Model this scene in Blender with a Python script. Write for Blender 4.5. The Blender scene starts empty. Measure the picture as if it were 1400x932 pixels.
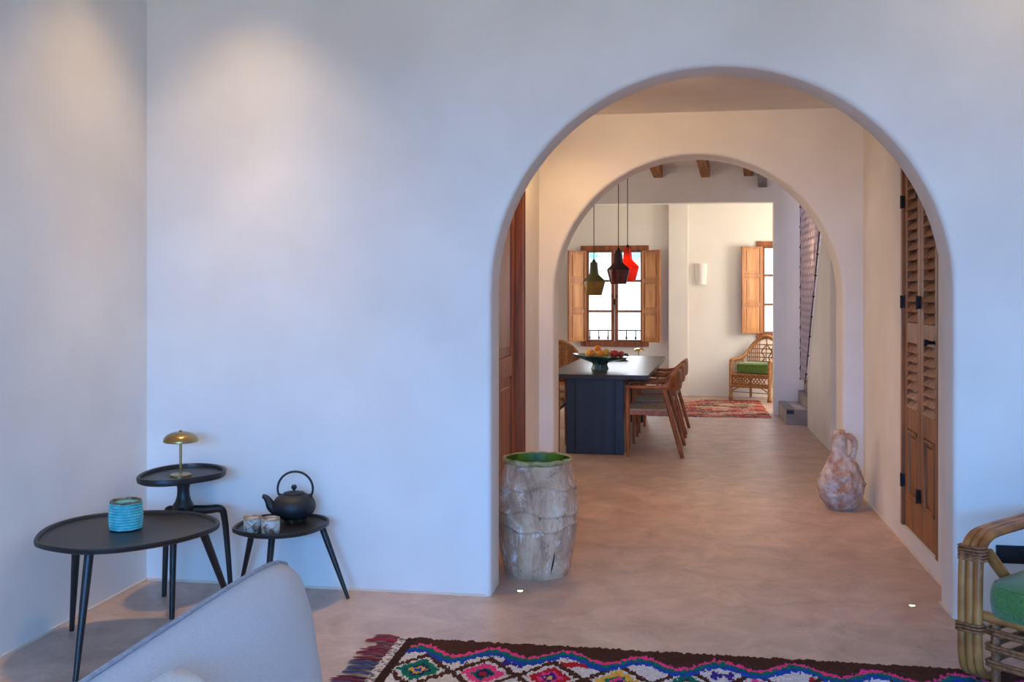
import bpy, bmesh, math, random
from mathutils import Vector, Matrix, noise

random.seed(7)
PI = math.pi
S = bpy.context.scene
COL = S.collection

# ------------------------------------------------------------------ camera
FPX, VX, HY, CAMH = 1400.0, 930.0, 400.0, 1.5      # focal length in px, corridor vanishing point, eye height
YAW = math.atan((VX - 700) / FPX)
cam_d = bpy.data.cameras.new('camera')
cam_d.sensor_width = 36.0
cam_d.lens = FPX / 1400 * 36
cam_d.shift_y = -(466 - HY) / 1400
cam_d.clip_start = 0.05
cam = bpy.data.objects.new('camera', cam_d)
COL.objects.link(cam)
cam.location = (0, 0, CAMH)
cam.rotation_euler = (PI / 2, 0, YAW)
S.camera = cam
_F = (-math.sin(YAW), math.cos(YAW))
_R = (math.cos(YAW), math.sin(YAW))


def _ray(u, v):
    r = (u - 700) / FPX
    return (_F[0] + r * _R[0], _F[1] + r * _R[1], (HY - v) / FPX)


def G(u, v, z=0.0):
    """pixel -> point at height z (the floor or a table top it rests on)"""
    d = _ray(u, v)
    t = (z - CAMH) / d[2]
    return Vector((d[0] * t, d[1] * t, z))


def YP(u, v, Y):
    """pixel -> point on the wall plane y = Y"""
    d = _ray(u, v)
    t = Y / d[1]
    return Vector((d[0] * t, Y, CAMH + d[2] * t))


# ------------------------------------------------------------------ world, lights, exposure
W = bpy.data.worlds.new('world')
S.world = W
W.use_nodes = True
bg = W.node_tree.nodes['Background']
bg.inputs[0].default_value = (0.72, 0.86, 1.0, 1)
bg.inputs[1].default_value = 1.7

S.view_settings.view_transform = 'Standard'
S.view_settings.look = 'None'
S.view_settings.gamma = 1.0
S.view_settings.use_curve_mapping = False
S.view_settings.exposure = 0.0


def area(name, loc, rot, sx, sy, power, col):
    l = bpy.data.lights.new(name, 'AREA')
    l.shape = 'RECTANGLE'
    l.size, l.size_y = sx, sy
    l.energy = power
    l.color = col
    o = bpy.data.objects.new(name, l)
    o.location = loc
    o.rotation_euler = rot
    COL.objects.link(o)
    return o


def spot(name, loc, power, col, angle=120, blend=0.8, r=0.04, target=None):
    l = bpy.data.lights.new(name, 'SPOT')
    l.energy = power
    l.color = col
    l.spot_size = math.radians(angle)
    l.spot_blend = blend
    l.shadow_soft_size = r
    o = bpy.data.objects.new(name, l)
    o.location = loc
    if target is not None:
        o.rotation_euler = (Vector(target) - Vector(loc)).to_track_quat('-Z', 'Y').to_euler()
    COL.objects.link(o)
    return o


BLUE = (0.055, 0.365, 1.0)
WARM = (1.0, 0.68, 0.32)
# daylight through the terrace doors behind the photographer: blue open sky above, warm sunlit terrace below
area('terrace_sky', (0, -9.5, 6.2), (PI / 2, 0, 0), 16, 8, 16000, BLUE)
area('terrace_sunlit_ground', (-0.2, -6.2, -0.06), (PI, 0, 0), 8, 6, 560, (1.0, 0.80, 0.58))
# high sun over the terrace side, lighting the house across the street
sun_d = bpy.data.lights.new('sun', 'SUN')
sun_d.energy = 9.0
sun_d.angle = math.radians(0.6)
sun_d.color = (1.0, 0.96, 0.9)
sun = bpy.data.objects.new('sun', sun_d)
sun.rotation_euler = (math.radians(22), 0, 0)
COL.objects.link(sun)
# warm ceiling spotlights washing the living room wall
spot('ceiling_spot', (-2.15, 4.36, 3.62), 100, WARM, 84, 1.0, 0.04)
spot('ceiling_spot', (-2.1, 4.45, 3.62), 72, WARM, 46, 0.6, 0.025)  # extra narrow spot, added so the tables throw floor shadows
spot('ceiling_spot', (-0.6, 4.0, 3.62), 8, WARM, 110, 1.0, 0.04)
spot('ceiling_spot', (1.9, 4.35, 3.62), 26, WARM, 150, 1.0, 0.04)
# hall: warm lamps near the tall door and in front of the second arch
spot('hall_spot', (-0.80, 7.0, 2.82), 34, (1.0, 0.60, 0.25), 160, 0.9, 0.05)
spot('hall_spot', (-0.25, 6.0, 2.82), 56, (1.0, 0.66, 0.34), 120, 0.9, 0.05, target=(0.05, 7.8, 1.7))
spot('hall_spot', (0.25, 6.5, 2.82), 60, (1.0, 0.58, 0.30), 84, 0.9, 0.05)  # third spot, added to warm and brighten the hall floor
# daylight in the dining room: far windows, right side window, stair skylight; plus an added left fill
area('daylight_window', (-0.95, 15.10, 1.45), (PI / 2, 0, PI), 0.8, 1.3, 16, (0.92, 0.96, 1.0))
area('daylight_window', (1.60, 15.10, 1.5), (PI / 2, 0, PI), 0.8, 1.3, 12, (1.0, 0.97, 0.92))
area('unseen_side_light', (2.62, 13.9, 1.75), (PI / 2, 0, PI / 2 - 0.25), 1.0, 1.4, 60, (1.0, 0.95, 0.86))
area('unseen_side_light', (-3.4, 10.6, 1.7), (PI / 2, 0, -PI / 2), 2.2, 1.8, 40, (1.0, 0.90, 0.80))  # fill lamp added for the table; the left wall has no window
area('stair_skylight', (2.2, 12.0, 4.4), (0, 0, 0), 0.9, 1.2, 40, (0.40, 0.48, 1.0))


# ------------------------------------------------------------------ materials
def lin(r, g, b):
    def f(c):
        c /= 255.0
        return c / 12.92 if c <= 0.04045 else ((c + 0.055) / 1.055) ** 2.4
    return (f(r), f(g), f(b), 1.0)


def new_mat(name):
    m = bpy.data.materials.new(name)
    m.use_nodes = True
    nt = m.node_tree
    b = nt.nodes['Principled BSDF']
    return m, nt, b


def noise_mat(name, c1, c2, scale=4.0, rough=0.6, bump=0.0, bscale=60.0, stretch=(1, 1, 1), detail=5.0,
              metallic=0.0, spec=0.5, lo=0.35, hi=0.65, c3=None, distort=0.0, bdist=0.01, sheen=0.0, coat=0.0, nrough=0.5):
    """two/three tone noise colour with an optional fine bump"""
    m, nt, b = new_mat(name)
    N, L = nt.nodes.new, nt.links.new
    tc = N('ShaderNodeTexCoord')
    mp = N('ShaderNodeMapping')
    mp.inputs['Scale'].default_value = stretch
    L(tc.outputs['Object'], mp.inputs[0])
    nz = N('ShaderNodeTexNoise')
    nz.inputs['Scale'].default_value = scale
    nz.inputs['Detail'].default_value = detail
    nz.inputs['Roughness'].default_value = nrough
    nz.inputs['Distortion'].default_value = distort
    L(mp.outputs[0], nz.inputs['Vector'])
    cr = N('ShaderNodeValToRGB')
    cr.color_ramp.elements[0].position = lo
    cr.color_ramp.elements[0].color = c1
    cr.color_ramp.elements[1].position = hi
    cr.color_ramp.elements[1].color = c2
    if c3:
        e = cr.color_ramp.elements.new(min(0.98, hi + 0.12))
        e.color = c3
    L(nz.outputs['Fac'], cr.inputs[0])
    L(cr.outputs[0], b.inputs['Base Color'])
    b.inputs['Roughness'].default_value = rough
    b.inputs['Metallic'].default_value = metallic
    b.inputs['Specular IOR Level'].default_value = spec
    if sheen:
        b.inputs['Sheen Weight'].default_value = sheen
    if coat:
        b.inputs['Coat Weight'].default_value = coat
    if bump:
        n2 = N('ShaderNodeTexNoise')
        n2.inputs['Scale'].default_value = bscale
        n2.inputs['Detail'].default_value = 4
        L(mp.outputs[0], n2.inputs['Vector'])
        bp = N('ShaderNodeBump')
        bp.inputs['Strength'].default_value = bump
        bp.inputs['Distance'].default_value = bdist
        L(n2.outputs['Fac'], bp.inputs['Height'])
        L(bp.outputs[0], b.inputs['Normal'])
    return m


def flat(name, c, rough=0.5, metallic=0.0, emit=None, strength=0.0, spec=0.5):
    m, nt, b = new_mat(name)
    b.inputs['Base Color'].default_value = c
    b.inputs['Roughness'].default_value = rough
    b.inputs['Metallic'].default_value = metallic
    b.inputs['Specular IOR Level'].default_value = spec
    if emit:
        b.inputs['Emission Color'].default_value = emit
        b.inputs['Emission Strength'].default_value = strength
    return m


def glass_pane(name):
    m = bpy.data.materials.new(name)
    m.use_nodes = True
    nt = m.node_tree
    nt.nodes.clear()
    o = nt.nodes.new('ShaderNodeOutputMaterial')
    mx = nt.nodes.new('ShaderNodeMixShader')
    t = nt.nodes.new('ShaderNodeBsdfTransparent')
    g = nt.nodes.new('ShaderNodeBsdfGlossy')
    g.inputs['Roughness'].default_value = 0.02
    mx.inputs[0].default_value = 0.06
    nt.links.new(t.outputs[0], mx.inputs[1])
    nt.links.new(g.outputs[0], mx.inputs[2])
    nt.links.new(mx.outputs[0], o.inputs[0])
    return m


def lamp_glass(name, c, tr=0.5, rough=0.12):
    """coloured pendant glass: diffuse + translucent + gloss"""
    m = bpy.data.materials.new(name)
    m.use_nodes = True
    nt = m.node_tree
    nt.nodes.clear()
    N, L = nt.nodes.new, nt.links.new
    o = N('ShaderNodeOutputMaterial')
    d = N('ShaderNodeBsdfDiffuse')
    t = N('ShaderNodeBsdfTranslucent')
    g = N('ShaderNodeBsdfGlossy')
    tc = N('ShaderNodeTexCoord')
    wv = N('ShaderNodeTexNoise')
    wv.inputs['Scale'].default_value = 14
    L(tc.outputs['Object'], wv.inputs['Vector'])
    mc = N('ShaderNodeMixRGB')
    mc.inputs[1].default_value = c
    mc.inputs[2].default_value = (c[0] * 0.55, c[1] * 0.5, c[2] * 0.5, 1)
    L(wv.outputs['Fac'], mc.inputs[0])
    for n in (d, t):
        L(mc.outputs[0], n.inputs[0])
    g.inputs['Roughness'].default_value = rough
    a = N('ShaderNodeMixShader')
    a.inputs[0].default_value = tr
    L(d.outputs[0], a.inputs[1])
    L(t.outputs[0], a.inputs[2])
    b = N('ShaderNodeMixShader')
    b.inputs[0].default_value = 0.07
    L(a.outputs[0], b.inputs[1])
    L(g.outputs[0], b.inputs[2])
    L(b.outputs[0], o.inputs[0])
    return m


M = {}
M['plaster'] = noise_mat('plaster', lin(228, 222, 214), lin(238, 233, 226), 1.6, 0.75, 0.10, 18, spec=0.25, bdist=0.01)
M['plaster_far'] = noise_mat('plaster_far', lin(234, 226, 212), lin(240, 234, 222), 1.6, 0.8, 0.08, 14, spec=0.2)
M['floor'] = noise_mat('microcement', lin(168, 138, 120), lin(212, 182, 163), 4.2, 0.38, 0.55, 60, detail=14, spec=0.55, distort=0.5, nrough=0.72,
                       lo=0.33, hi=0.68, bdist=0.004)
M['lit_strip'] = flat('lit_strip_plaster', lin(226, 206, 186), 0.7)  # pale colour stands in for the lit line at the wall foot
M['black_wood'] = noise_mat('black_stained_wood', lin(20, 19, 20), lin(34, 32, 32), 3, 0.42, 0.05, 40, stretch=(1, 8, 1), spec=0.5)
M['brass'] = noise_mat('brass', lin(158, 128, 80), lin(192, 164, 112), 6, 0.30, metallic=1.0)
M['iron'] = noise_mat('cast_iron', lin(20, 20, 23), lin(32, 32, 36), 20, 0.55, 0.5, 130, spec=0.5, bdist=0.002)
M['teal'] = noise_mat('teal_glaze', lin(66, 160, 166), lin(110, 200, 196), 30, 0.45, 0.2, 160, lo=0.32, hi=0.68, bdist=0.003)
M['rim_brown'] = noise_mat('rim_brown', lin(72, 52, 42), lin(150, 126, 104), 40, 0.5)
M['cup'] = noise_mat('cup_glaze', lin(206, 196, 184), lin(120, 84, 60), 26, 0.4, 0.3, 80, lo=0.50, hi=0.60)
M['cup_rim'] = noise_mat('cup_rim', lin(150, 112, 80), lin(196, 170, 140), 30, 0.45)
M['cup_in'] = flat('cup_inside', lin(120, 78, 62), 0.5)
M['linen'] = noise_mat('grey_linen', lin(192, 186, 186), lin(206, 200, 199), 300, 0.95, 0.35, 600, spec=0.15, bdist=0.002, sheen=0.2)
M['linen_pipe'] = noise_mat('grey_piping', lin(150, 150, 158), lin(168, 168, 176), 60, 0.95)
M['linen_light'] = noise_mat('pale_linen', lin(222, 222, 226), lin(236, 236, 240), 200, 0.95, 0.5, 300, bdist=0.002)
M['black_plastic'] = flat('black_plastic', lin(22, 22, 24), 0.4)
M['black_metal'] = noise_mat('black_metal', lin(16, 16, 18), lin(24, 24, 26), 20, 0.45, metallic=0.4)
M['pine'] = noise_mat('aged_pine', lin(118, 68, 32), lin(172, 110, 58), 3.2, 0.5, 0.2, 30, stretch=(7, 7, 0.6), distort=1.2, detail=8)
M['louvre_back'] = flat('louvre_backing', lin(120, 112, 108), 0.7)  # grey stands in for gloss and shade between the slats
M['walnut_door'] = noise_mat('red_brown_door', lin(122, 62, 28), lin(172, 98, 52), 3.0, 0.42, 0.12, 30, stretch=(8, 8, 0.5), distort=0.8)
M['oak'] = noise_mat('shutter_oak', lin(172, 108, 52), lin(204, 142, 78), 3, 0.5, 0.1, 30, stretch=(8, 8, 0.6), distort=0.9)
M['oak_shaded'] = noise_mat('shutter_oak_shaded', lin(150, 90, 42), lin(186, 122, 64), 3, 0.5, 0.1, 30, stretch=(8, 8, 0.6), distort=0.9)  # darker than the panels, in place of weak shadow lines at the rails
M['frame_wood'] = noise_mat('window_frame_wood', lin(120, 66, 32), lin(160, 96, 52), 3, 0.5, 0.1, 30, stretch=(6, 6, 0.8))
M['teak'] = noise_mat('chair_teak', lin(126, 64, 26), lin(178, 100, 48), 4, 0.42, 0.06, 40, stretch=(3, 3, 1.2), distort=0.8)
M['cord'] = noise_mat('woven_cord', lin(150, 128, 104), lin(186, 166, 142), 60, 0.9, 0.5, 200)
M['navy'] = noise_mat('navy_panel', lin(23, 28, 40), lin(33, 40, 54), 3, 0.45, 0.04, 60, stretch=(6, 6, 0.5))
M['navy_dark'] = flat('navy_post', lin(18, 21, 30), 0.4)
M['slate'] = noise_mat('slate_top', lin(46, 42, 44), lin(70, 64, 64), 5, 0.36, 0.04, 50, spec=0.35)
M['rattan'] = noise_mat('rattan_pole', lin(122, 66, 27), lin(196, 128, 66), 9, 0.38, 0.15, 40, stretch=(1, 1, 1), lo=0.3, hi=0.7)
M['rattan_dark'] = noise_mat('rattan_wrap', lin(104, 58, 32), lin(158, 98, 56), 60, 0.5, 0.5, 120)
M['wicker'] = noise_mat('wicker_weave', lin(132, 82, 40), lin(186, 128, 72), 40, 0.5, 0.4, 120)
M['green_wool'] = noise_mat('green_wool', lin(58, 94, 40), lin(80, 120, 54), 120, 0.95, 0.6, 260, sheen=0.3, bdist=0.003)
M['green_velvet'] = noise_mat('moss_velvet', lin(70, 98, 24), lin(98, 126, 36), 40, 0.9, 0.2, 120, sheen=0.4)
M['jar'] = noise_mat('weathered_jar', lin(128, 108, 90), lin(206, 180, 146), 5.5, 0.8, 0.7, 26, stretch=(1, 1, 0.45), detail=10, lo=0.33, hi=0.66,
                     c3=lin(226, 216, 206), bdist=0.012)
def jar_mat():
    m, nt, b_ = new_mat('weathered_jar')
    N, L = nt.nodes.new, nt.links.new
    tc = N('ShaderNodeTexCoord')
    mp = N('ShaderNodeMapping')
    mp.inputs['Scale'].default_value = (1, 1, 0.5)
    L(tc.outputs['Object'], mp.inputs[0])
    def nz(sc, det, dist=0.0, rough=0.6):
        n_ = N('ShaderNodeTexNoise')
        n_.inputs['Scale'].default_value = sc
        n_.inputs['Detail'].default_value = det
        n_.inputs['Distortion'].default_value = dist
        n_.inputs['Roughness'].default_value = rough
        L(mp.outputs[0], n_.inputs['Vector'])
        return n_
    a = nz(4.5, 8, 0.8, 0.7)
    cr = N('ShaderNodeValToRGB')
    e = cr.color_ramp.elements
    e[0].position, e[0].color = 0.30, lin(122, 90, 74)
    e[1].position, e[1].color = 0.62, lin(232, 192, 158)
    e_ = e.new(0.46)
    e_.color = lin(198, 154, 122)
    L(a.outputs['Fac'], cr.inputs[0])
    w = nz(11, 10, 1.5, 0.75)
    wr = N('ShaderNodeValToRGB')
    wr.color_ramp.elements[0].position = 0.54
    wr.color_ramp.elements[1].position = 0.66
    L(w.outputs['Fac'], wr.inputs[0])
    m1 = N('ShaderNodeMixRGB')
    m1.inputs[2].default_value = lin(244, 230, 216)
    L(wr.outputs[0], m1.inputs[0])
    L(cr.outputs[0], m1.inputs[1])
    k = nz(26, 8, 0.5, 0.8)
    kr = N('ShaderNodeValToRGB')
    kr.color_ramp.elements[0].position = 0.34
    kr.color_ramp.elements[0].color = (1, 1, 1, 1)
    kr.color_ramp.elements[1].position = 0.42
    kr.color_ramp.elements[1].color = (0, 0, 0, 1)
    L(k.outputs['Fac'], kr.inputs[0])
    m2 = N('ShaderNodeMixRGB')
    m2.inputs[2].default_value = lin(70, 56, 48)
    L(kr.outputs[0], m2.inputs[0])
    L(m1.outputs[0], m2.inputs[1])
    L(m2.outputs[0], b_.inputs['Base Color'])
    b_.inputs['Roughness'].default_value = 0.75
    b_.inputs['Specular IOR Level'].default_value = 0.25
    bp = N('ShaderNodeBump')
    bp.inputs['Strength'].default_value = 0.7
    bp.inputs['Distance'].default_value = 0.012
    L(w.outputs['Fac'], bp.inputs['Height'])
    L(bp.outputs[0], b_.inputs['Normal'])
    return m


M['jar'] = jar_mat()
M['jar_green'] = noise_mat('jar_green_glaze', lin(58, 84, 6), lin(104, 126, 18), 12, 0.5, 0.2, 40)
M['jar_rim'] = noise_mat('jar_rim', lin(112, 104, 52), lin(190, 172, 124), 14, 0.6, 0.5, 50)
M['jug'] = noise_mat('encrusted_clay', lin(178, 128, 100), lin(206, 186, 172), 14, 0.9, 1.0, 38, detail=10, lo=0.36, hi=0.58, c3=lin(222, 208, 198), bdist=0.02)
M['glass'] = glass_pane('window_glass')
M['olive_glass'] = lamp_glass('olive_glass', lin(160, 130, 46), 0.45)
M['olive_dark'] = lamp_glass('olive_neck_glass', lin(108, 112, 66), 0.35)
M['plum_glass'] = lamp_glass('plum_glass', lin(120, 46, 50), 0.4)
M['plum_dark'] = lamp_glass('plum_neck_glass', lin(70, 44, 50), 0.2)
M['orange_glass'] = lamp_glass('orange_glass', lin(246, 84, 14), 0.6)
M['white_ceramic'] = noise_mat('white_plaster_sconce', lin(236, 230, 220), lin(244, 240, 232), 5, 0.8)
M['bowl'] = noise_mat('green_ceramic', lin(24, 46, 40), lin(92, 128, 116), 9, 0.18, 0.1, 30, distort=1.2)
M['orange'] = noise_mat('orange_peel', lin(236, 130, 24), lin(248, 158, 44), 10, 0.45, 0.4, 300, bdist=0.002)
M['lemon'] = noise_mat('lemon_peel', lin(238, 182, 40), lin(248, 204, 70), 10, 0.45, 0.3, 300, bdist=0.002)
M['apple'] = noise_mat('apple_skin', lin(176, 34, 34), lin(222, 96, 72), 7, 0.3, lo=0.4, hi=0.75)
M['stem'] = flat('fruit_stem', lin(70, 54, 30), 0.8)
M['stone_step'] = noise_mat('stone_step', lin(150, 134, 126), lin(174, 158, 148), 4, 0.6, 0.2, 40)
M['nosing'] = noise_mat('step_nosing', lin(112, 104, 104), lin(134, 124, 122), 10, 0.7)
M['net'] = flat('net_cord', lin(184, 168, 172), 0.9)
M['net_edge'] = flat('net_edge_rope', lin(70, 54, 48), 0.9)
M['bulb'] = flat('warm_bulb', (1, 0.8, 0.5, 1), 0.5, emit=(1.0, 0.66, 0.32, 1), strength=9)
M['bulb_dim'] = flat('dim_bulb', (1, 0.8, 0.5, 1), 0.5, emit=(1.0, 0.70, 0.40, 1), strength=3)
M['facade'] = noise_mat('sunlit_facade', lin(238, 238, 238), lin(246, 246, 246), 1, 0.9)
M['mint'] = flat('mint_shutter', lin(130, 206, 180), 0.8)
M['sky_blue'] = flat('blue_shutter', lin(150, 176, 214), 0.8)
M['steel'] = flat('brushed_steel', lin(190, 186, 180), 0.3, 1.0)
M['charcoal'] = flat('charcoal_cord', lin(26, 24, 24), 0.8)
M['beam'] = noise_mat('beam_wood', lin(124, 78, 40), lin(170, 116, 66), 2.5, 0.6, 0.2, 30, stretch=(6, 0.5, 6), distort=0.7)
M['beam_grey'] = noise_mat('grey_beam', lin(96, 92, 92), lin(126, 122, 120), 2.5, 0.6, 0.2, 30, stretch=(6, 0.5, 6))


# ------------------------------------------------------------------ object helpers
def tag(o, label=None, cat=None, group=None, kind=None):
    if label:
        o['label'] = label
    if cat:
        o['category'] = cat
    if group:
        o['group'] = group
    if kind:
        o['kind'] = kind
    return o


def empty(name, loc=(0, 0, 0), rz=0.0, label=None, cat=None, group=None, kind=None):
    o = bpy.data.objects.new(name, None)
    o.empty_display_size = 0.05
    COL.objects.link(o)
    o.location = loc
    o.rotation_euler = (0, 0, rz)
    return tag(o, label, cat, group, kind)


class MB:
    def __init__(s):
        s.bm = bmesh.new()

    def face(s, pts):
        vs = [s.bm.verts.new(p) for p in pts]
        return s.bm.faces.new(vs)

    def box(s, x0, x1, y0, y1, z0, z1):
        v = [s.bm.verts.new(p) for p in ((x0, y0, z0), (x1, y0, z0), (x1, y1, z0), (x0, y1, z0),
                                         (x0, y0, z1), (x1, y0, z1), (x1, y1, z1), (x0, y1, z1))]
        for f in ((0, 3, 2, 1), (4, 5, 6, 7), (0, 1, 5, 4), (1, 2, 6, 5), (2, 3, 7, 6), (3, 0, 4, 7)):
            s.bm.faces.new([v[i] for i in f])
        return s

    def loops(s, rings, closed=False, cap=True, ring_closed=True):
        R = [[s.bm.verts.new(p) for p in r] for r in rings]
        n = len(R[0])
        m = len(R)
        for i in range(m if closed else m - 1):
            a, b = R[i], R[(i + 1) % m]
            for j in range(n if ring_closed else n - 1):
                k = (j + 1) % n
                s.bm.faces.new((a[j], a[k], b[k], b[j]))
        if cap and not closed:
            s.bm.faces.new(list(reversed(R[0])))
            s.bm.faces.new(R[-1])
        return s

    def tube(s, path, rad, seg=8, closed=False, flatten=1.0):
        P = [Vector(p) for p in path]
        n = len(P)
        if not hasattr(rad, '__len__'):
            rad = [rad] * n
        T = []
        for i in range(n):
            a = P[(i - 1) % n] if closed else P[max(i - 1, 0)]
            b = P[(i + 1) % n] if closed else P[min(i + 1, n - 1)]
            d = b - a
            T.append(d.normalized() if d.length > 1e-9 else Vector((0, 0, 1)))
        up = Vector((0, 0, 1)) if abs(T[0].z) < 0.9 else Vector((0, 1, 0))
        X = T[0].cross(up).normalized()
        rings = []
        for i in range(n):
            X = (X - T[i] * X.dot(T[i]))
            X = X.normalized() if X.length > 1e-6 else T[i].orthogonal().normalized()
            Yv = T[i].cross(X)
            rings.append([P[i] + (X * math.cos(2 * PI * k / seg) + Yv * math.sin(2 * PI * k / seg) * flatten) * rad[i] for k in range(seg)])
        return s.loops(rings, closed=closed)

    def lathe(s, prof, seg=24, cx=0, cy=0, disp=None, cap=True):
        rings = []
        for i, (r, z) in enumerate(prof):
            ring = []
            for k in range(seg):
                a = 2 * PI * k / seg
                rr = r
                zz = z
                if disp:
                    rr, zz = disp(r, z, a)
                ring.append((cx + rr * math.cos(a), cy + rr * math.sin(a), zz))
            rings.append(ring)
        return s.loops(rings, cap=cap)

    def prism(s, outline, z0, z1):
        return s.loops([[(x, y, z0) for x, y in outline], [(x, y, z1) for x, y in outline]])

    def sweep(s, path, sect, up=(0, 0, 1)):
        """sect(i) -> list of (side, up) offsets"""
        P = [Vector(p) for p in path]
        n = len(P)
        U = Vector(up)
        rings = []
        for i in range(n):
            d = (P[min(i + 1, n - 1)] - P[max(i - 1, 0)]).normalized()
            side = d.cross(U).normalized()
            rings.append([P[i] + side * a + U * b for a, b in sect(i)])
        return s.loops(rings)

    def build(s, name, mat, parent=None, smooth=False, bevel=0.0, seg=2, angle=40, **tags):
        bm = s.bm
        if bevel:
            bm.normal_update()
            es = [e for e in bm.edges if len(e.link_faces) == 2 and e.calc_face_angle(0) > math.radians(30)]
            bmesh.ops.bevel(bm, geom=es, offset=bevel, segments=seg, profile=0.6, affect='EDGES', clamp_overlap=True)
        bmesh.ops.recalc_face_normals(bm, faces=bm.faces)
        me = bpy.data.meshes.new(name)
        if smooth:
            for f in bm.faces:
                f.smooth = True
            for e in bm.edges:
                if len(e.link_faces) == 2 and e.calc_face_angle(0) > math.radians(angle):
                    e.smooth = False
        bm.to_mesh(me)
        bm.free()
        if mat is not None:
            me.materials.append(M[mat] if isinstance(mat, str) else mat)
        o = bpy.data.objects.new(name, me)
        COL.objects.link(o)
        if parent is not None:
            o.parent = parent
        if tags:
            tag(o, **tags)
        return o


def copy_tree(o, parent=None):
    c = o.copy()
    COL.objects.link(c)
    c.parent = parent
    for ch in list(o.children):
        copy_tree(ch, c)
    return c


def catmull(pts, sub=6, closed=False):
    P = [Vector(p) for p in pts]
    n = len(P)
    out = []
    rng = n if closed else n - 1
    for i in range(rng):
        p0 = P[(i - 1) % n] if closed or i > 0 else P[0]
        p1, p2 = P[i], P[(i + 1) % n]
        p3 = P[(i + 2) % n] if closed or i + 2 < n else P[-1]
        for k in range(sub):
            t = k / sub
            out.append(0.5 * ((2 * p1) + (p2 - p0) * t + (2 * p0 - 5 * p1 + 4 * p2 - p3) * t * t + (3 * p1 - p0 - 3 * p2 + p3) * t ** 3))
    if not closed:
        out.append(P[-1])
    return out


def fnoise(x, y=0.0, z=0.0):
    return noise.noise(Vector((x, y, z)))


# ------------------------------------------------------------------ the setting
def xz(Y):
    return lambda s, z, d: (s, Y + d, z)


def yz(X, sign=1):
    return lambda s, z, d: (X + sign * d, s, z)


def arch_wall(name, outer, a0, a1, spring, thick, to, mat='plaster', rnd=0.025, seg=40, apex=None, base=0.0):
    """wall slab with an arched opening; outer = polygon of (s, z) from the bottom at the a1 side round to the bottom at the a0 side"""
    mb = MB()
    c, r = (a0 + a1) / 2, (a1 - a0) / 2
    rise = (apex - spring) if apex else r

    def prof(g):
        pts = [(a0 - g, base)] + [(a0 - g, base + (spring - base) * k / 6) for k in range(1, 6)]
        for k in range(seg + 1):
            t = PI - PI * k / seg
            pts.append((c + (r + g) * math.cos(t), spring + (rise + g) * math.sin(t)))
        pts += [(a1 + g, base + (spring - base) * k / 6) for k in range(5, 0, -1)] + [(a1 + g, base)]
        return pts
    rings = []
    for k in range(5):
        t = k / 4 * PI / 2
        rings.append((rnd * (1 - math.sin(t)), rnd * (1 - math.cos(t))))
    rings += [(0, thick * 0.5)]
    for k in range(5):
        t = k / 4 * PI / 2
        rings.append((rnd * (1 - math.cos(t)), thick - rnd * (1 - math.sin(t))))
    # the first ring lies on the front face, the last on the back face
    V = []
    for g, d in rings:
        V.append([mb.bm.verts.new(to(s, z, d)) for s, z in prof(g)])
    for i in range(len(V) - 1):
        for j in range(len(V[0]) - 1):
            f = mb.bm.faces.new((V[i][j], V[i][j + 1], V[i + 1][j + 1], V[i + 1][j]))
            f.smooth = True
    fr = [mb.bm.verts.new(to(s, z, 0)) for s, z in outer]
    bk = [mb.bm.verts.new(to(s, z, thick)) for s, z in outer]
    mb.bm.faces.new(V[0] + fr)
    mb.bm.faces.new(list(reversed(V[-1] + bk)))
    for i in range(len(fr) - 1):
        mb.bm.faces.new((fr[i], fr[i + 1], bk[i + 1], bk[i]))
    return mb.build(name, mat, None, kind='structure')


def slab(name, x0, x1, y0, y1, z0, z1, mat='plaster', parent=None):
    mb = MB().box(x0, x1, y0, y1, z0, z1)
    return mb.build(name, mat, parent, kind=None if parent else 'structure')


YA, TA = 4.97, 0.25          # living room wall with the big arch
YB, TB = 7.80, 0.34          # hall wall with the second arch
XL, XR, ZC = -2.75, 3.3, 3.7
HL, HR, HC = -1.07, 1.32, 2.855
DL, DR = -3.5, 1.40
YL, YFAR = 12.90, 15.15

slab('floor', -3.7, 3.5, -3.2, 15.4, -0.1, 0.0, 'floor')
slab('wall_left', XL - 0.15, XL, -3.1, YA, 0, ZC)
slab('wall_right', XR, XR + 0.15, -3.1, YA, 0, ZC)
slab('ceiling', XL - 0.15, XR + 0.15, -3.1, YA + TA, ZC, ZC + 0.1)
arch_wall('wall_front', [(XR + 0.15, 0), (XR + 0.15, ZC), (XL - 0.15, ZC), (XL - 0.15, 0)], -0.922, 1.240, 1.50, TA, xz(YA), apex=2.579)
# wall behind the photographer with wide terrace doors
wb = slab('wall_back', XL - 0.15, -2.35, -3.15, -3.0, 0, ZC)
slab('wall_back_pier', 1.95, XR + 0.15, -3.15, -3.0, 0, ZC, parent=wb)
slab('wall_back_head', -2.35, 1.95, -3.15, -3.0, 2.45, ZC, parent=wb)

# hall
slab('wall_hall_left', HL - 0.12, HL, 6.98, YB, 0, HC)
slab('wall_hall_left_near', HL - 0.12, HL, YA + TA, 5.55, 0, HC)
slab('wall_hall_left_head', HL - 0.12, HL, 5.55, 6.98, 2.6, HC)
slab('wall_hall_right', HR, HR + 0.12, 6.50, YB, 0, HC)
slab('wall_hall_right_near', HR, HR + 0.12, YA + TA, 5.60, 0, HC)
slab('wall_hall_right_sill', HR, HR + 0.12, 5.60, 6.50, 0, 0.105)
slab('wall_hall_right_head', HR, HR + 0.12, 5.60, 6.50, 2.42, HC)
slab('ceiling_hall', HL - 0.12, HR + 0.12, YA + TA, YB, HC, HC + 0.1)
arch_wall('wall_middle', [(3.2, 0), (3.2, 4.4), (DL, 4.4), (DL, 0)], -0.957, 1.175, 1.47, TB, xz(YB), apex=2.536)

# dining room
slab('wall_dining_left', DL - 0.15, DL, YB, YFAR + 0.2, 0, 4.4)
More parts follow.
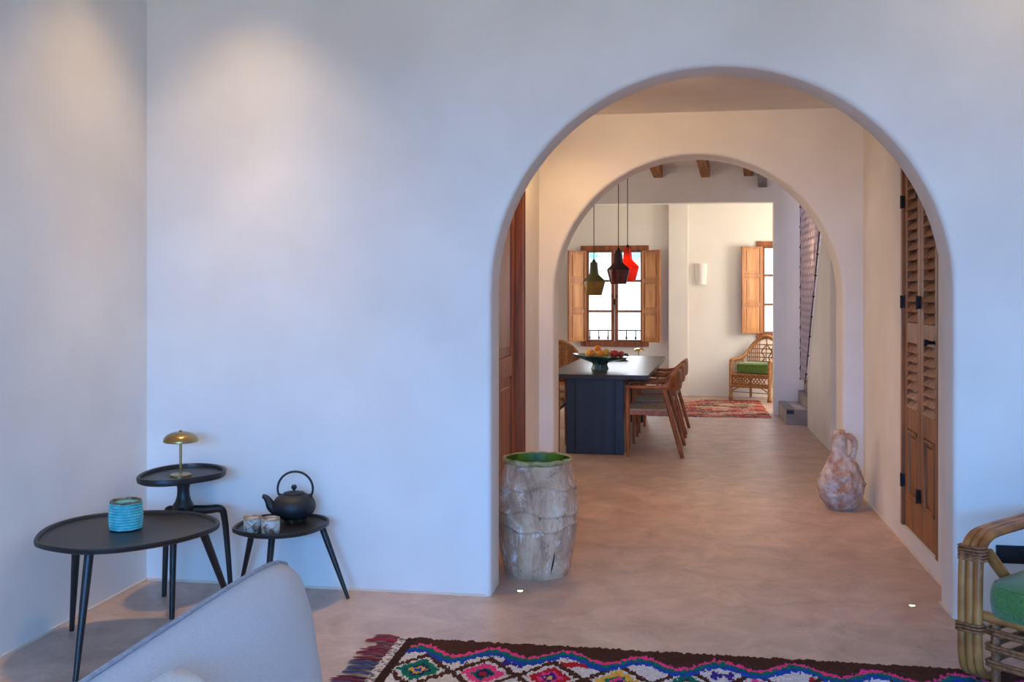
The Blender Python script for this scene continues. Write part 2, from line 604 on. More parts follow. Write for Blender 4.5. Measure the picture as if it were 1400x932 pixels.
# right wall of the dining room: an arched recess, then the raking parapet of the stair
arch_wall('wall_dining_right', [(11.80, 0), (11.80, 0.46), (9.05, 4.22), (9.05, 4.4), (YB + TB, 4.4), (YB + TB, 0)],
          8.45, 10.08, 1.72, 0.08, yz(DR), rnd=0.012)
slab('wall_dining_recess', DR + 0.08, DR + 0.14, YB + TB, 10.14, 0, 3.2)
mb = MB()
zc0, zc1 = 3.80, 3.07                                     # the ceiling falls towards the far side
mb.loops([[(DL, YB, zc0), (1.6, YB, zc0), (1.6, YB, zc0 + 0.1), (DL, YB, zc0 + 0.1)],
          [(DL, YL, zc1), (1.6, YL, zc1), (1.6, YL, zc1 + 0.1), (DL, YL, zc1 + 0.1)]])
ceil_d = mb.build('ceiling_dining', 'plaster', None, kind='structure')


def beam(xe, w, z_end, mat, x0shift=-0.45):
    b = MB()
    ye, ys = YL + 0.02, YB + TB
    L_ = ye - ys
    rise = L_ * 0.152
    b.loops([[(xe - w / 2, ye, z_end), (xe + w / 2, ye, z_end), (xe + w / 2, ye, z_end + 0.17), (xe - w / 2, ye, z_end + 0.17)],
             [(xe - w / 2 + x0shift, ys, z_end + rise), (xe + w / 2 + x0shift, ys, z_end + rise),
              (xe + w / 2 + x0shift, ys, z_end + rise + 0.17), (xe - w / 2 + x0shift, ys, z_end + rise + 0.17)]])
    return b.build('beam', mat, ceil_d, bevel=0.006)


for xe, zz, mt in ((-0.86, 2.93, 'beam'), (-0.27, 2.93, 'beam'), (0.31, 2.925, 'beam'), (0.83, 2.93, 'beam'), (1.00, 2.79, 'beam_grey'), (-1.45, 2.93, 'beam'), (-2.05, 2.93, 'beam')):
    beam(xe, 0.11, zz, mt)

# wide opening to the far room: lintel and post
slab('wall_lintel', DL, 1.135, YL, YL + 0.2, 2.615, 4.4)
slab('wall_stair', 1.135, 3.2, YL, YL + 0.2, 0, 4.6)
slab('wall_stair_side', 3.05, 3.2, YB + TB, YL, 0, 4.6)
slab('ceiling_stair', 1.4, 3.2, YB + TB, YL + 0.2, 4.6, 4.7)

# far wall with the two windows (openings left free), pier between them
W1 = (-1.456, -0.455, 0.706, 2.194)
W2 = (1.083, 2.083, 0.84, 2.239)
wf = slab('wall_far', DL, W1[0], YFAR, YFAR + 0.2, 0, 3.1, 'plaster_far')
slab('wall_far_between', W1[1], W2[0], YFAR, YFAR + 0.2, 0, 3.1, 'plaster_far', wf)
slab('wall_far_end', W2[1], 3.2, YFAR, YFAR + 0.2, 0, 3.1, 'plaster_far', wf)
for w in (W1, W2):
    slab('wall_far_sill', w[0], w[1], YFAR, YFAR + 0.2, 0, w[2], 'plaster_far', wf)
    slab('wall_far_head', w[0], w[1], YFAR, YFAR + 0.2, w[3], 3.1, 'plaster_far', wf)
MB().box(-0.169, 0.114, YFAR - 0.12, YFAR, 0, 3.1).build('wall_pier', 'plaster_far', None, bevel=0.01, kind='structure')
slab('ceiling_far', DL, 3.2, YL + 0.2, YFAR + 0.2, 3.1, 3.2)
slab('wall_far_right', 2.7, 2.85, YL + 0.2, YFAR, 0, 3.1, 'plaster_far')


# thin pale strip added for the cream-lit line where wall meets floor
def lit_line(name, x0, x1, y0, y1):
    MB().box(x0, x1, y0, y1, 0, 0.012).build(name, 'lit_strip', None, kind='structure')


lit_line('lit_line_left', XL, XL + 0.006, -3, YA)
lit_line('lit_line_front', XL, -0.95, YA - 0.006, YA)
lit_line('lit_line_hall', HR - 0.006, HR, YA + TA, YB)
lit_line('lit_line_jamb', 1.234, 1.240, YA + 0.02, YA + TA)


# ------------------------------------------------------------------ doors
def louvred_door():
    d = empty('door_1', (HR, 5.60, 0.105), 0, kind='structure')
    H = 2.42 - 0.105
    fr = MB()
    fr.box(-0.004, 0.07, 0.86, 0.90, 0, H)
    fr.box(-0.004, 0.07, 0.0, 0.045, 0, H)
    fr.box(-0.004, 0.07, 0.0, 0.90, H - 0.04, H)
    fr.build('door_frame', 'pine', d, bevel=0.004)
    slat = None
    for li, (y0, y1) in enumerate(((0.452, 0.858), (0.047, 0.448))):
        lf = MB()
        st = 0.075
        lf.box(0.012, 0.045, y0, y0 + st, 0.005, H - 0.045)
        lf.box(0.012, 0.045, y1 - st, y1, 0.005, H - 0.045)
        for z0, z1 in ((0.005, 0.19), (0.59, 0.72), (1.10, 1.22), (H - 0.14, H - 0.045)):
            lf.box(0.0125, 0.0445, y0 + st, y1 - st, z0, z1)
        leaf = lf.build('door_leaf', 'pine', d, bevel=0.003)
        pn = MB()
        pn.box(0.026, 0.034, y0 + st, y1 - st, 0.19, 0.59)
        pn.box(0.018, 0.034, y0 + st + 0.05, y1 - st - 0.05, 0.235, 0.545)
        pn.build('door_panel', 'pine', leaf, bevel=0.006)
        mould = MB()
        ya, yb = y0 + st + 0.005, y1 - st - 0.005
        for a, b_, c_, e in ((ya, ya + 0.022, 0.195, 0.585), (yb - 0.022, yb, 0.195, 0.585)):
            mould.box(0.008, 0.03, a, b_, c_, e)
        mould.box(0.008, 0.03, ya, yb, 0.195, 0.215)
        mould.box(0.008, 0.03, ya, yb, 0.565, 0.585)
        mould.build('moulding', 'pine', leaf, bevel=0.004)
        bk = MB().box(0.046, 0.05, y0 + 0.02, y1 - 0.02, 0.7, H - 0.1)
        bk.build('backing_board', 'louvre_back', leaf)
        for za, zb in ((0.72, 1.10), (1.22, H - 0.14)):
            n = int(round((zb - za) / 0.058))
            for k in range(n):
                zc = za + (k + 0.5) * (zb - za) / n
                if slat is None:
                    w = (y1 - y0 - 2 * st) / 2 + 0.004
                    sm = MB()
                    sm.loops([[(x_, yy, z_) for x_, z_ in ((0.006, -0.026), (0.014, -0.028), (0.044, 0.022), (0.037, 0.026))] for yy in (-w, w)])
                    slat = sm.build('slat', 'pine', leaf)
                    o = slat
                else:
                    o = slat.copy()
                    COL.objects.link(o)
                    o.parent = leaf
                o.location = (0, (y0 + y1) / 2, zc)
        # black strap hinges
    for yy, zs in ((0.868, (1.94, 1.34, 0.27)), (0.452, (1.97, 1.34, 0.25))):
        for z in zs:
            hg = MB()
            hg.box(-0.006, 0.012, yy - 0.018, yy + 0.018, z - 0.036, z + 0.036)
            hg.tube([(-0.007, yy, z - 0.04), (-0.007, yy, z + 0.04)], 0.006, 8)
            hg.build('hinge', 'black_metal', d)
    kn = MB()
    kn.tube([(0.012, 0.10, 1.13), (-0.03, 0.10, 1.13), (-0.034, 0.10, 1.13), (-0.048, 0.10, 1.13), (-0.05, 0.10, 1.13)], [0.009, 0.009, 0.018, 0.018, 0.008], 12)
    kn.box(0.006, 0.013, 0.08, 0.12, 1.09, 1.17)
    kn.tube([(0.0, 0.16, 1.13), (-0.02, 0.16, 1.13), (-0.03, 0.16, 1.13)], [0.008, 0.014, 0.008], 10)
    kn.build('door_knob', 'black_metal', d, smooth=True)


louvred_door()


def tall_door():
    d = empty('door_2', (HL, 5.55, 0), 0, kind='structure')
    c = MB()
    # moulded casing on the far side of the opening, with two grooves
    c.box(-0.10, 0.012, 1.34, 1.43, 0, 2.6)
    c.box(-0.10, 0.022, 1.385, 1.41, 0, 2.6)
    c.box(-0.10, 0.018, 1.31, 1.335, 0, 2.6)
    c.box(-0.10, 0.012, 0.0, 0.09, 0, 2.6)
    c.box(-0.10, 0.012, 0.0, 1.43, 2.5, 2.6)
    c.build('door_frame', 'walnut_door', d, bevel=0.004)
    lf = MB()
    for y0, y1 in ((0.09, 0.21), (1.18, 1.31)):
        lf.box(-0.075, -0.035, y0, y1, 0.01, 2.5)
    for z0, z1 in ((0.01, 0.25), (0.95, 1.08), (2.36, 2.5)):
        lf.box(-0.0745, -0.0355, 0.21, 1.18, z0, z1)
    leaf = lf.build('door_leaf', 'walnut_door', d, bevel=0.004)
    for z0, z1 in ((0.25, 0.95), (1.08, 2.36)):
        p = MB()
        p.box(-0.062, -0.048, 0.21, 1.18, z0, z1)
        p.box(-0.062, -0.038, 0.27, 1.12, z0 + 0.06, z1 - 0.06)
        p.build('door_panel', 'walnut_door', leaf, bevel=0.008)


tall_door()


# ------------------------------------------------------------------ windows of the far room
def shutter(win, hinge, ang, w, h, z0):
    """three-panel shutter leaf hung at hinge (x), swung by ang"""
    s = empty('shutter', (hinge, -0.02, z0), ang)
    s.parent = win
    f = MB()
    st = 0.045
    f.box(0, st, -0.028, 0, 0, h)
    f.box(w - st, w, -0.028, 0, 0, h)
    rails = [0, h / 3, 2 * h / 3, h]
    for i, z in enumerate(rails):
        a = max(0, z - 0.03)
        b = min(h, z + 0.03)
        f.box(st, w - st, -0.0275, -0.0005, a, b)
    f.build('shutter_frame', 'oak_shaded', s, bevel=0.003)
    for i in range(3):
        p = MB()
        a, b = rails[i] + 0.03, rails[i + 1] - 0.03
        p.box(st, w - st, -0.017, -0.011, a, b)
        p.box(st + 0.03, w - st - 0.03, -0.025, -0.004, a + 0.03, b - 0.03)
        p.build('shutter_panel', 'oak', s, bevel=0.004)
    return s


def window(name, w, la, ra):
    x0, x1, z0, z1 = w
    d = empty(name, ((x0 + x1) / 2, YFAR, 0), 0, kind='structure')
    hw = (x1 - x0) / 2
    f = MB()
    f.box(-hw, -hw + 0.07, -0.03, 0.10, z0, z1)
    f.box(hw - 0.07, hw, -0.03, 0.10, z0, z1)
    f.box(-hw + 0.07, hw - 0.07, -0.03, 0.10, z1 - 0.07, z1)
    f.box(-hw + 0.07, hw - 0.07, -0.04, 0.10, z0, z0 + 0.07)
    f.build('window_frame', 'frame_wood', d, bevel=0.005)
    a, b = -hw + 0.07, hw - 0.07
    za, zb = z0 + 0.07, z1 - 0.07
    for sx in (0, 1):
        c0, c1 = (a, 0) if sx == 0 else (0, b)
        c = MB()
        st = 0.05
        c.box(c0 + 0.002, c0 + st, 0.0, 0.05, za, zb)
        c.box(c1 - st, c1 - 0.002, 0.0, 0.05, za, zb)
        c.box(c0 + st, c1 - st, 0.0, 0.05, za, za + 0.03)
        c.box(c0 + st, c1 - st, 0.0, 0.05, zb - 0.03, zb)
        cas = c.build('casement', 'frame_wood', d, bevel=0.003)
        for k in (1, 2):
            z = za + (zb - za) * k / 3
            MB().box(c0 + st, c1 - st, 0.004, 0.046, z - 0.016, z + 0.016).build('glazing_bar', 'frame_wood', cas, bevel=0.003)
        for k in range(3):
            p0, p1 = za + (zb - za) * k / 3 + 0.016, za + (zb - za) * (k + 1) / 3 - 0.016
            MB().box(c0 + st, c1 - st, 0.022, 0.026, p0, p1).build('pane', 'glass', cas)
    hd = MB()
    zm = (za + zb) / 2
    hd.box(-0.012, 0.012, -0.012, 0.0, zm - 0.16, zm - 0.04)
    hd.tube([(0, -0.01, zm - 0.13), (0, -0.045, zm - 0.13), (0, -0.05, zm - 0.14), (0, -0.05, zm - 0.2)], [0.008, 0.008, 0.011, 0.009], 8)
    hd.build('window_handle', 'black_metal', d, smooth=True)
    for sx in (-0.03, 0.03):
        MB().box(sx - 0.008, sx + 0.008, -0.012, 0.0, zm - 0.02, zm + 0.02).build('latch_plate', 'black_metal', d)
    h = z1 - z0 - 0.15
    if la is not None:
        shutter(d, -hw + 0.09, PI + la, 0.33, h, z0 + 0.075)
    if ra is not None:
        s = shutter(d, hw - 0.09, ra, 0.33, h, z0 + 0.075)
    return d


window('window_1', W1, math.radians(43), math.radians(-35))
window('window_2', W2, math.radians(25), math.radians(-35))

# balcony railing outside the first window and the house across the street
rl = empty('balcony_railing', (-0.95, YFAR + 0.55, 0.70), 0, 'thin dark balcony railing outside the window with open shutters', 'railing')
MB().box(-1.2, 1.2, -0.012, 0.012, 0.215, 0.232).build('top_rail', 'black_metal', rl)
MB().box(-1.2, 1.2, -0.012, 0.012, -0.02, 0.0).build('bottom_rail', 'black_metal', rl)
for k in range(17):
    b = MB()
    x = -1.12 + k * 0.14
    b.tube([(x, 0, -0.01), (x, 0, 0.22)], 0.008, 6)
    b.tube([(x, 0, 0.09), (x, 0, 0.10), (x, 0, 0.12), (x, 0, 0.13)], [0.008, 0.016, 0.016, 0.008], 6)
    b.build('baluster', 'black_metal', rl)
slab('balcony_floor', DL, 3.2, YFAR + 0.2, YFAR + 0.8, 0.55, 0.68, 'facade')
fc = empty('house', (-1.5, 24.0, -6), 0, 'bright white house across the street seen through the window', 'building')
MB().box(-5, 5, 0, 3, 0, 16).build('facade_wall', 'facade', fc)
for (u0, v0, u1, v1, mt) in ((798, 346, 817, 352, 'mint'), (864, 346, 877, 352, 'sky_blue')):
    p0, p1 = YP(u0, v1, 24.0), YP(u1, v0, 24.0)
    sh = MB().box(p0.x + 1.5, p1.x + 1.5, -0.05, 0.0, p0.z + 6, p0.z + 6 + 0.9)
    sh.build('awning', mt, fc)

# ------------------------------------------------------------------ stair
st = empty('staircase', (DR, 11.98, 0), 0, 'pale stone steps turning up beside the hanging net', 'stairs')


def step(x0, x1, y0, y1, z, nos):
    b = MB().box(x0, x1, y0, y1, 0.0, z)
    t = b.build('step', 'stone_step', st, bevel=0.006)
    if nos:
        n = MB().box(*nos, z - 0.001, z + 0.002)
        n.build('nosing', 'nosing', t)


step(-0.21, 0.10, 0.02, 0.91, 0.175, (-0.212, -0.11, 0.02, 0.91))
step(0.02, 1.60, 0.04, 0.905, 0.31, (0.018, 0.10, 0.04, 0.905))
step(0.085, 1.60, -0.26, 0.90, 0.47, None)
for k in range(5):
    step(0.085, 1.60, -0.54 - 0.28 * k, -0.26 - 0.28 * k, 0.47 + 0.17 * (k + 1), None)
MB().box(-0.205, -0.125, 0.010, 0.0195, 0.122, 0.165).build('riser_plate', 'black_plastic', None, label='small dark plate set on the first stair riser', cat='light').location = (DR, 11.98, 0)  # plain dark plate on the riser face

# hanging net beside the stair
net = empty('stair_net', (DR - 0.024, 0, 0), 0, 'grey knotted cord net hung above the raking stair wall', 'net')
poly_r0, poly_r1 = (11.79, 0.49), (9.896, 3.08)       # raking edge
yv = 12.26


def clip(y0, z0, y1, z1):
    """clip a segment to the triangle between the raking edge, y = yv and z < 3.4"""
    ts = [0.0, 1.0]
    dy, dz = y1 - y0, z1 - z0
    planes = [(-1, 0, yv)]                                   # y <= yv
    ny, nz = (poly_r1[1] - poly_r0[1]), -(poly_r1[0] - poly_r0[0])
    planes.append((ny, nz, -(ny * poly_r0[0] + nz * poly_r0[1])))
    planes.append((0, -1, 3.08))
    # bottom edge from the parapet foot to the post
    by, bz = yv - poly_r0[0], 0.51 - poly_r0[1]
    planes.append((-bz, by, bz * poly_r0[0] - by * poly_r0[1]))
    a, b = 0.0, 1.0
    for A, B, C in planes:
        v0 = A * y0 + B * z0 + C
        v1 = A * y1 + B * z1 + C
        if v0 < 0 and v1 < 0:
            return None
        if v0 < 0:
            a = max(a, v0 / (v0 - v1))
        elif v1 < 0:
            b = min(b, v0 / (v0 - v1))
    if a >= b:
        return None
    return (y0 + dy * a, z0 + dz * a, y0 + dy * b, z0 + dz * b)


nm = MB()
sp = 0.052
for sgn in (1, -1):
    k = -120
    while k < 160:
        off = k * sp * 3.0
        y0 = 9.0
        z0 = off + (-2.0 if sgn > 0 else 4.0)
        s_ = clip(y0, z0, y0 + 4.0, z0 + sgn * 4.0 * 1.6)
        if s_ and math.hypot(s_[2] - s_[0], s_[3] - s_[1]) > 0.03:
            n_ = 6
            pts = [(0.012 * fnoise(k, t * 3, sgn) + 0.003 * sgn, s_[0] + (s_[2] - s_[0]) * t / n_, s_[1] + (s_[3] - s_[1]) * t / n_) for t in range(n_ + 1)]
            nm.tube(pts, 0.0038, 4)
        k += 1
nm.build('net_mesh', 'net', net, kind='stuff')
e1 = MB()
e1.tube([(0, yv, 0.51 + (3.08 - 0.51) * t / 12) for t in range(13)], 0.006, 6)
e1.tube([(0, yv + 0.05 * math.sin(t), 0.50) for t in range(2)], 0.009, 6)
e1.build('edge_rope', 'net_edge', net)
e2 = MB()
e2.tube([(0, poly_r0[0] + (poly_r1[0] - poly_r0[0]) * t / 12 + 0.012, poly_r0[1] + (poly_r1[1] - poly_r0[1]) * t / 12) for t in range(13)], 0.0065, 6)
e2.build('edge_rope', 'net_edge', net)
for (a, b, n_) in (((yv, 0.51), (yv, 3.08), 11), (poly_r0, poly_r1, 12)):
    for k in range(n_):
        t = (k + 0.5) / n_
        kn = MB()
        y, z = a[0] + (b[0] - a[0]) * t, a[1] + (b[1] - a[1]) * t
        kn.lathe([(0.001, z - 0.016), (0.013, z - 0.006), (0.013, z + 0.006), (0.001, z + 0.016)], 8, 0, y)
        kn.build('knot', 'net_edge', net)
# small lit wall lamp on the parapet end behind the net
sl = empty('stair_lamp', (DR + 0.03, 11.02, 1.93), 0, 'small glowing wall lamp on the stair wall behind the net', 'lamp')
MB().box(0, 0.02, -0.05, 0.05, -0.06, 0.06).build('back_plate', 'white_ceramic', sl, bevel=0.004)
MB().box(0.02, 0.07, -0.035, 0.035, -0.05, 0.05).build('lamp_glass', 'bulb_dim', sl, bevel=0.008)
pl_ = bpy.data.lights.new('stair_lamp_light', 'POINT')
pl_.energy = 9
pl_.color = (1.0, 0.62, 0.34)
pl_.shadow_soft_size = 0.03
po = bpy.data.objects.new('stair_lamp_light', pl_)
COL.objects.link(po)
po.location = (DR + 0.18, 11.05, 1.95)


# ------------------------------------------------------------------ living room side tables
def smooth_outline(px, z, sub=4):
    P = [G(u, v, z) for u, v in px]
    c = catmull(P, sub, closed=True)
    # light relaxation for a clean curve
    for _ in range(6):
        c = [(c[i - 1] + c[i] * 2 + c[(i + 1) % len(c)]) / 4 for i in range(len(c))]
    return c


def tray(parent, outline, th, rim_h, rim_w, org):
    """table top with a raised rim; outline is the outer rim edge at its top"""
    n = len(outline)
    O = [Vector((p.x - org.x, p.y - org.y, 0)) for p in outline]
    c = sum(O, Vector()) / n

    def inset(d):
        res = []
        for i in range(n):
            t = (O[(i + 1) % n] - O[i - 1]).normalized()
            nn = Vector((t.y, -t.x, 0))
            if nn.dot(O[i] - c) < 0:
                nn = -nn
            res.append(O[i] - nn * d)
        return res
    h = outline[0].z - org.z
    mb = MB()
    lay = [(0.012, h - rim_h - th), (0.002, h - rim_h - th + 0.006), (0.0, h - 0.006), (0.003, h), (rim_w, h), (rim_w + 0.004, h - 0.004), (rim_w + 0.006, h - rim_h)]
    mb.loops([[(p.x, p.y, z) for p in inset(d)] for d, z in lay])
    return mb.build('table_top', 'black_wood', parent, smooth=True, angle=35)


def taper_leg(parent, top, foot, r0, r1, mat='black_wood', nm='leg'):
    mb = MB()
    a, b = Vector(top), Vector(foot)
    mb.tube([a, a.lerp(b, 0.25), a.lerp(b, 0.7), b], [r0, r0 * 0.95, (r0 + r1) / 2 * 0.92, r1], 12)
    return mb.build(nm, mat, parent, smooth=True)


# big pebble-shaped coffee table
ZB = 0.50
big_px = [(44, 738), (55, 723), (81, 712), (114, 704), (151, 699.5), (200, 696.8), (245, 697), (272, 700), (290, 704.5), (302, 711.5),
          (298, 718), (285, 724), (259, 732), (224, 740), (170, 748), (142, 750), (106, 751.5), (72, 747.5), (51, 743)]
o_big = smooth_outline(big_px, ZB)
cbig = sum(o_big, Vector()) / len(o_big)
org = Vector((cbig.x, cbig.y, 0))
tb = empty('coffee_table', org, 0, 'large black pebble-shaped coffee table holding the turquoise pot', 'table')
tray(tb, o_big, 0.012, 0.012, 0.014, org)
for top_px, ft in (((118, 752), G(103, 931)), ((100, 722), G(98, 862)), ((283, 722), G(323, 846))):
    t = G(top_px[0], top_px[1], ZB - 0.02) - org
    t = t * 0.93
    t.z = ZB - 0.02
    taper_leg(tb, t, ft - org, 0.0185, 0.0105)

# small rounded-triangle table
ZT = 0.38
tri_px = [(316.7, 721), (323.6, 714.5), (343, 706), (364, 702), (395, 700.5), (427, 701.5), (442, 704), (451, 708.5), (450, 713), (442, 718), (424.5, 724.5),
          (403, 728.5), (371, 731), (343, 729.5), (326, 726), (318, 723)]
o_tri = smooth_outline(tri_px, ZT)
ct = sum(o_tri, Vector()) / len(o_tri)
org_t = Vector((ct.x, ct.y, 0))
tt = empty('side_table', org_t, 0, 'small low black three-legged side table with teapot and cups', 'table')
tray(tt, o_tri, 0.012, 0.012, 0.012, org_t)
for top_px, ft in (((444, 714), G(476, 818)), ((343, 716), G(329, 802)), ((371, 728), G(362, 846))):
    t = (G(top_px[0], top_px[1], ZT - 0.02) - org_t) * 0.9
    t.z = ZT - 0.02
    taper_leg(tt, t, ft - org_t, 0.0165, 0.009)

# taller pedestal table in the corner
ZH = 0.62
tall_px = [(185.3, 651), (197, 643.5), (224, 636), (258.6, 632.6), (288, 632.8), (307, 637), (310.5, 641.5), (303, 646), (291, 648.5), (258.6, 653.5), (232, 656.5), (205, 657), (189, 654.5)]
o_tall = smooth_outline(tall_px, ZH)
ch = sum(o_tall, Vector()) / len(o_tall)
org_h = Vector((ch.x, ch.y, 0))
th_ = empty('pedestal_table', org_h, 0, 'tall black pedestal table with three curved legs in the wall corner', 'table')
tray(th_, o_tall, 0.014, 0.018, 0.012, org_h)
pm = MB()
pm.lathe([(0.036, ZH - 0.03), (0.033, ZH - 0.06), (0.029, 0.54), (0.031, 0.505), (0.038, 0.480), (0.050, 0.460), (0.052, 0.44), (0.045, 0.41), (0.02, 0.40)], 20)
pm.build('pedestal', 'black_wood', th_, smooth=True)
for ft, out in ((G(316, 812), 0.96), (G(224.5, 815), 0.9), (G(235, 846), 0.9)):
    f = ft - org_h
    knee = Vector((f.x * 0.86, f.y * 0.86, 0.425))
    path = catmull([Vector((0, 0, 0.435)), knee * 0.55 + Vector((0, 0, 0.195)), Vector((knee.x * 0.9, knee.y * 0.9, 0.428)),
                    Vector((knee.x, knee.y, 0.38)), knee.lerp(f, 0.5) + Vector((0, 0, 0.0)), f], 5)
    lm = MB()
    n_ = len(path)
    lm.tube(path, [0.024 - 0.012 * (i / (n_ - 1)) for i in range(n_)], 10)
    lm.build('leg', 'black_wood', th_, smooth=True)


# brass mushroom lamp
def mushroom_lamp(loc, h, r, label, power=0.6):
    L_ = empty('table_lamp', loc, 0, label, 'lamp')
    MB().lathe([(0.001, 0), (r * 0.62, 0), (r * 0.62, 0.006), (r * 0.58, 0.010), (0.001, 0.011)], 32).build('lamp_base', 'brass', L_, smooth=True, angle=30)
    MB().tube([(0, 0, 0.008), (0, 0, h * 0.9)], [0.0065, 0.0065], 12).build('lamp_stem', 'brass', L_, smooth=True)
    sh = MB()
    zb = h - r * 0.62
    prof = []
    for k in range(9):
        t = k / 8 * PI / 2
        prof.append((max(0.006, r * (math.cos(t) ** 0.8)), zb + r * 0.56 * math.sin(t)))
    inn = [(max(0.004, a - 0.003), b - 0.003) for a, b in reversed(prof)]
    sh.lathe([(r - 0.003, zb - 0.003)] + prof + inn, 32, cap=False)
    sh.build('lamp_shade', 'brass', L_, smooth=True, angle=50)
    MB().lathe([(0.001, zb + 0.002), (0.012, zb + 0.006), (0.014, zb + 0.022), (0.001, zb + 0.032)], 12).build('bulb', 'bulb', L_, smooth=True)
    MB().lathe([(0.006, h - r * 0.08), (0.008, h - r * 0.02), (0.004, h + 0.004), (0.001, h + 0.005)], 12).build('finial', 'brass', L_, smooth=True)
    l = bpy.data.lights.new('table_lamp_light', 'POINT')
    l.energy = power
    l.color = (1.0, 0.7, 0.4)
    l.shadow_soft_size = 0.012
    o = bpy.data.objects.new('table_lamp_light', l)
    COL.objects.link(o)
    o.location = Vector(loc) + Vector((0, 0.0, zb + 0.008))
    return L_


pl = G(247, 650.5, ZH - 0.018)
mushroom_lamp((pl.x, pl.y, ZH - 0.0178), 0.222, 0.083, 'brass mushroom lamp with a lit bulb on the tall pedestal table')

# turquoise coiled pot
pv = G(172, 723, ZB - 0.012)
va = empty('ceramic_pot', (pv.x, pv.y, ZB - 0.0118), 0, 'turquoise pot with rows of beaded texture on the big table', 'pot')


def vd(r, z, a):
    row = z / 0.0118
    e = 0.0062 * abs(math.sin(row * PI)) * (0.6 + 0.5 * abs(math.sin(a * 18 + math.floor(row) * 1.7)))
    tw = 1 + 0.02 * fnoise(a * 1.2, z * 12)
    return (r + e) * tw, z


vm = MB()
prof = [(0.040, 0.0), (0.056, 0.003)] + [(0.060 + 0.004 * math.sin(min(1, k / 40) * PI * 0.9) + 0.001, 0.006 + k * 0.0022) for k in range(50)]
prof = prof[:2] + [(prof[2 + min(49, int(k * 50 / 75))][1 - 1], 0.006 + k * 0.00147) for k in range(75)]
vm.lathe(prof, 216, disp=vd)
vm.build('pot_body', 'teal', va, smooth=True, angle=180)
rm_ = MB()


def vr(r, z, a):
    return r * (1 + 0.03 * fnoise(math.cos(a) * 1.5, math.sin(a) * 1.5, 3)), z + 0.003 * fnoise(math.cos(a) * 2, math.sin(a) * 2)


rm_.lathe([(0.064, 0.112), (0.0655, 0.120), (0.063, 0.126), (0.058, 0.124), (0.056, 0.10), (0.05, 0.03), (0.001, 0.025)], 48, disp=vr, cap=False)
rm_.build('pot_rim', 'rim_brown', va, smooth=True, angle=60)


# tea cups
def cup(p, label, rot, patt):
    c = empty('tea_cup', (p.x, p.y, ZT - 0.0118), rot, label, 'cup', 'pair of patterned tea cups on the low table')

    def cd(r, z, a):
        return r * (1 + 0.035 * fnoise(math.cos(a) * 1.3 + patt, math.sin(a) * 1.3, z * 14)), z
    b = MB()
    b.lathe([(0.001, 0.0), (0.034, 0.0), (0.041, 0.006), (0.043, 0.03), (0.043, 0.055), (0.0425, 0.066)], 32, disp=cd)
    b.build('cup_body', 'cup', c, smooth=True, angle=50)
    r_ = MB()
    r_.lathe([(0.043, 0.066), (0.0438, 0.072), (0.042, 0.076), (0.038, 0.074), (0.0375, 0.066)], 32, disp=cd, cap=False)
    r_.build('cup_rim', 'cup_rim', c, smooth=True)
    i_ = MB()
    i_.lathe([(0.0376, 0.068), (0.036, 0.03), (0.02, 0.02), (0.001, 0.019)], 24, disp=cd, cap=False)
    i_.build('cup_inside', 'cup_in', c, smooth=True)
    # brushed decoration: two crossing strokes standing proud of the glaze
    for s in (-1, 1):
        d_ = MB()
        pts = []
        for k in range(9):
            a = -PI / 2 + s * (k - 4) * 0.16
            z = 0.018 + 0.038 * k / 8
            rr, _ = cd(0.0436, z, a)
            pts.append((rr * math.cos(a), rr * math.sin(a), z))
        d_.tube(pts, [0.001, 0.002, 0.0025, 0.002, 0.003, 0.002, 0.0025, 0.002, 0.001], 6, flatten=0.6)
        d_.build('brush_stroke', 'rim_brown', c, smooth=True)
    return c


p1, p2 = G(345.5, 727.5, ZT - 0.012), G(370, 729.5, ZT - 0.012)
cup(p1, 'speckled tea cup with crossed strokes at the low table edge, farther from the teapot', 0.3, 0.0)
cup(p2, 'speckled tea cup with crossed strokes standing between the other cup and the teapot', -0.5, 5.0)

# cast iron teapot
pp = G(402, 713.0, ZT - 0.012)
tp = empty('teapot', (pp.x, pp.y, ZT - 0.0118), YAW, 'black cast iron teapot with tall hoop handle on the low table', 'teapot')
b = MB()
prof = []
for k in range(19):
    t = -PI / 2 + PI * k / 18
    prof.append((max(0.001, 0.106 * math.cos(t) ** 0.75), 0.078 + 0.066 * math.sin(t)))
b.lathe(prof, 40)
b.build('pot_body', 'iron', tp, smooth=True, angle=180)
b = MB()
b.lathe([(0.045, 0.138), (0.052, 0.141), (0.05, 0.145), (0.03, 0.150), (0.001, 0.152)], 28)
ld = b.build('lid', 'iron', tp, smooth=True)
b = MB()
b.lathe([(0.006, 0.150), (0.006, 0.158), (0.013, 0.165), (0.015, 0.173), (0.009, 0.182), (0.001, 0.184)], 16)
b.build('lid_knob', 'iron', ld, smooth=True)
b = MB()
b.tube(catmull([(-0.085, 0, 0.055), (-0.112, 0, 0.075), (-0.125, 0, 0.102), (-0.142, 0, 0.122), (-0.155, 0, 0.126)], 4),
       [0.030 - 0.019 * min(1, i / 14) for i in range(17)], 12)
b.build('spout', 'iron', tp, smooth=True)
b = MB()
pts = []
for k in range(25):
    t = PI * (1.08 - 1.16 * k / 24)
    pts.append((0.006 + 0.087 * math.cos(t), 0, 0.163 + 0.085 * math.sin(t)))
pts = [(-0.068, 0, 0.126)] + pts + [(0.082, 0, 0.126)]
b.tube(pts, 0.0055, 10)
b.build('handle', 'iron', tp, smooth=True)
for sx in (-0.068, 0.082):
    MB().tube([(sx, 0, 0.112), (sx, 0, 0.138)], [0.011, 0.008], 10).build('handle_lug', 'iron', tp, smooth=True)
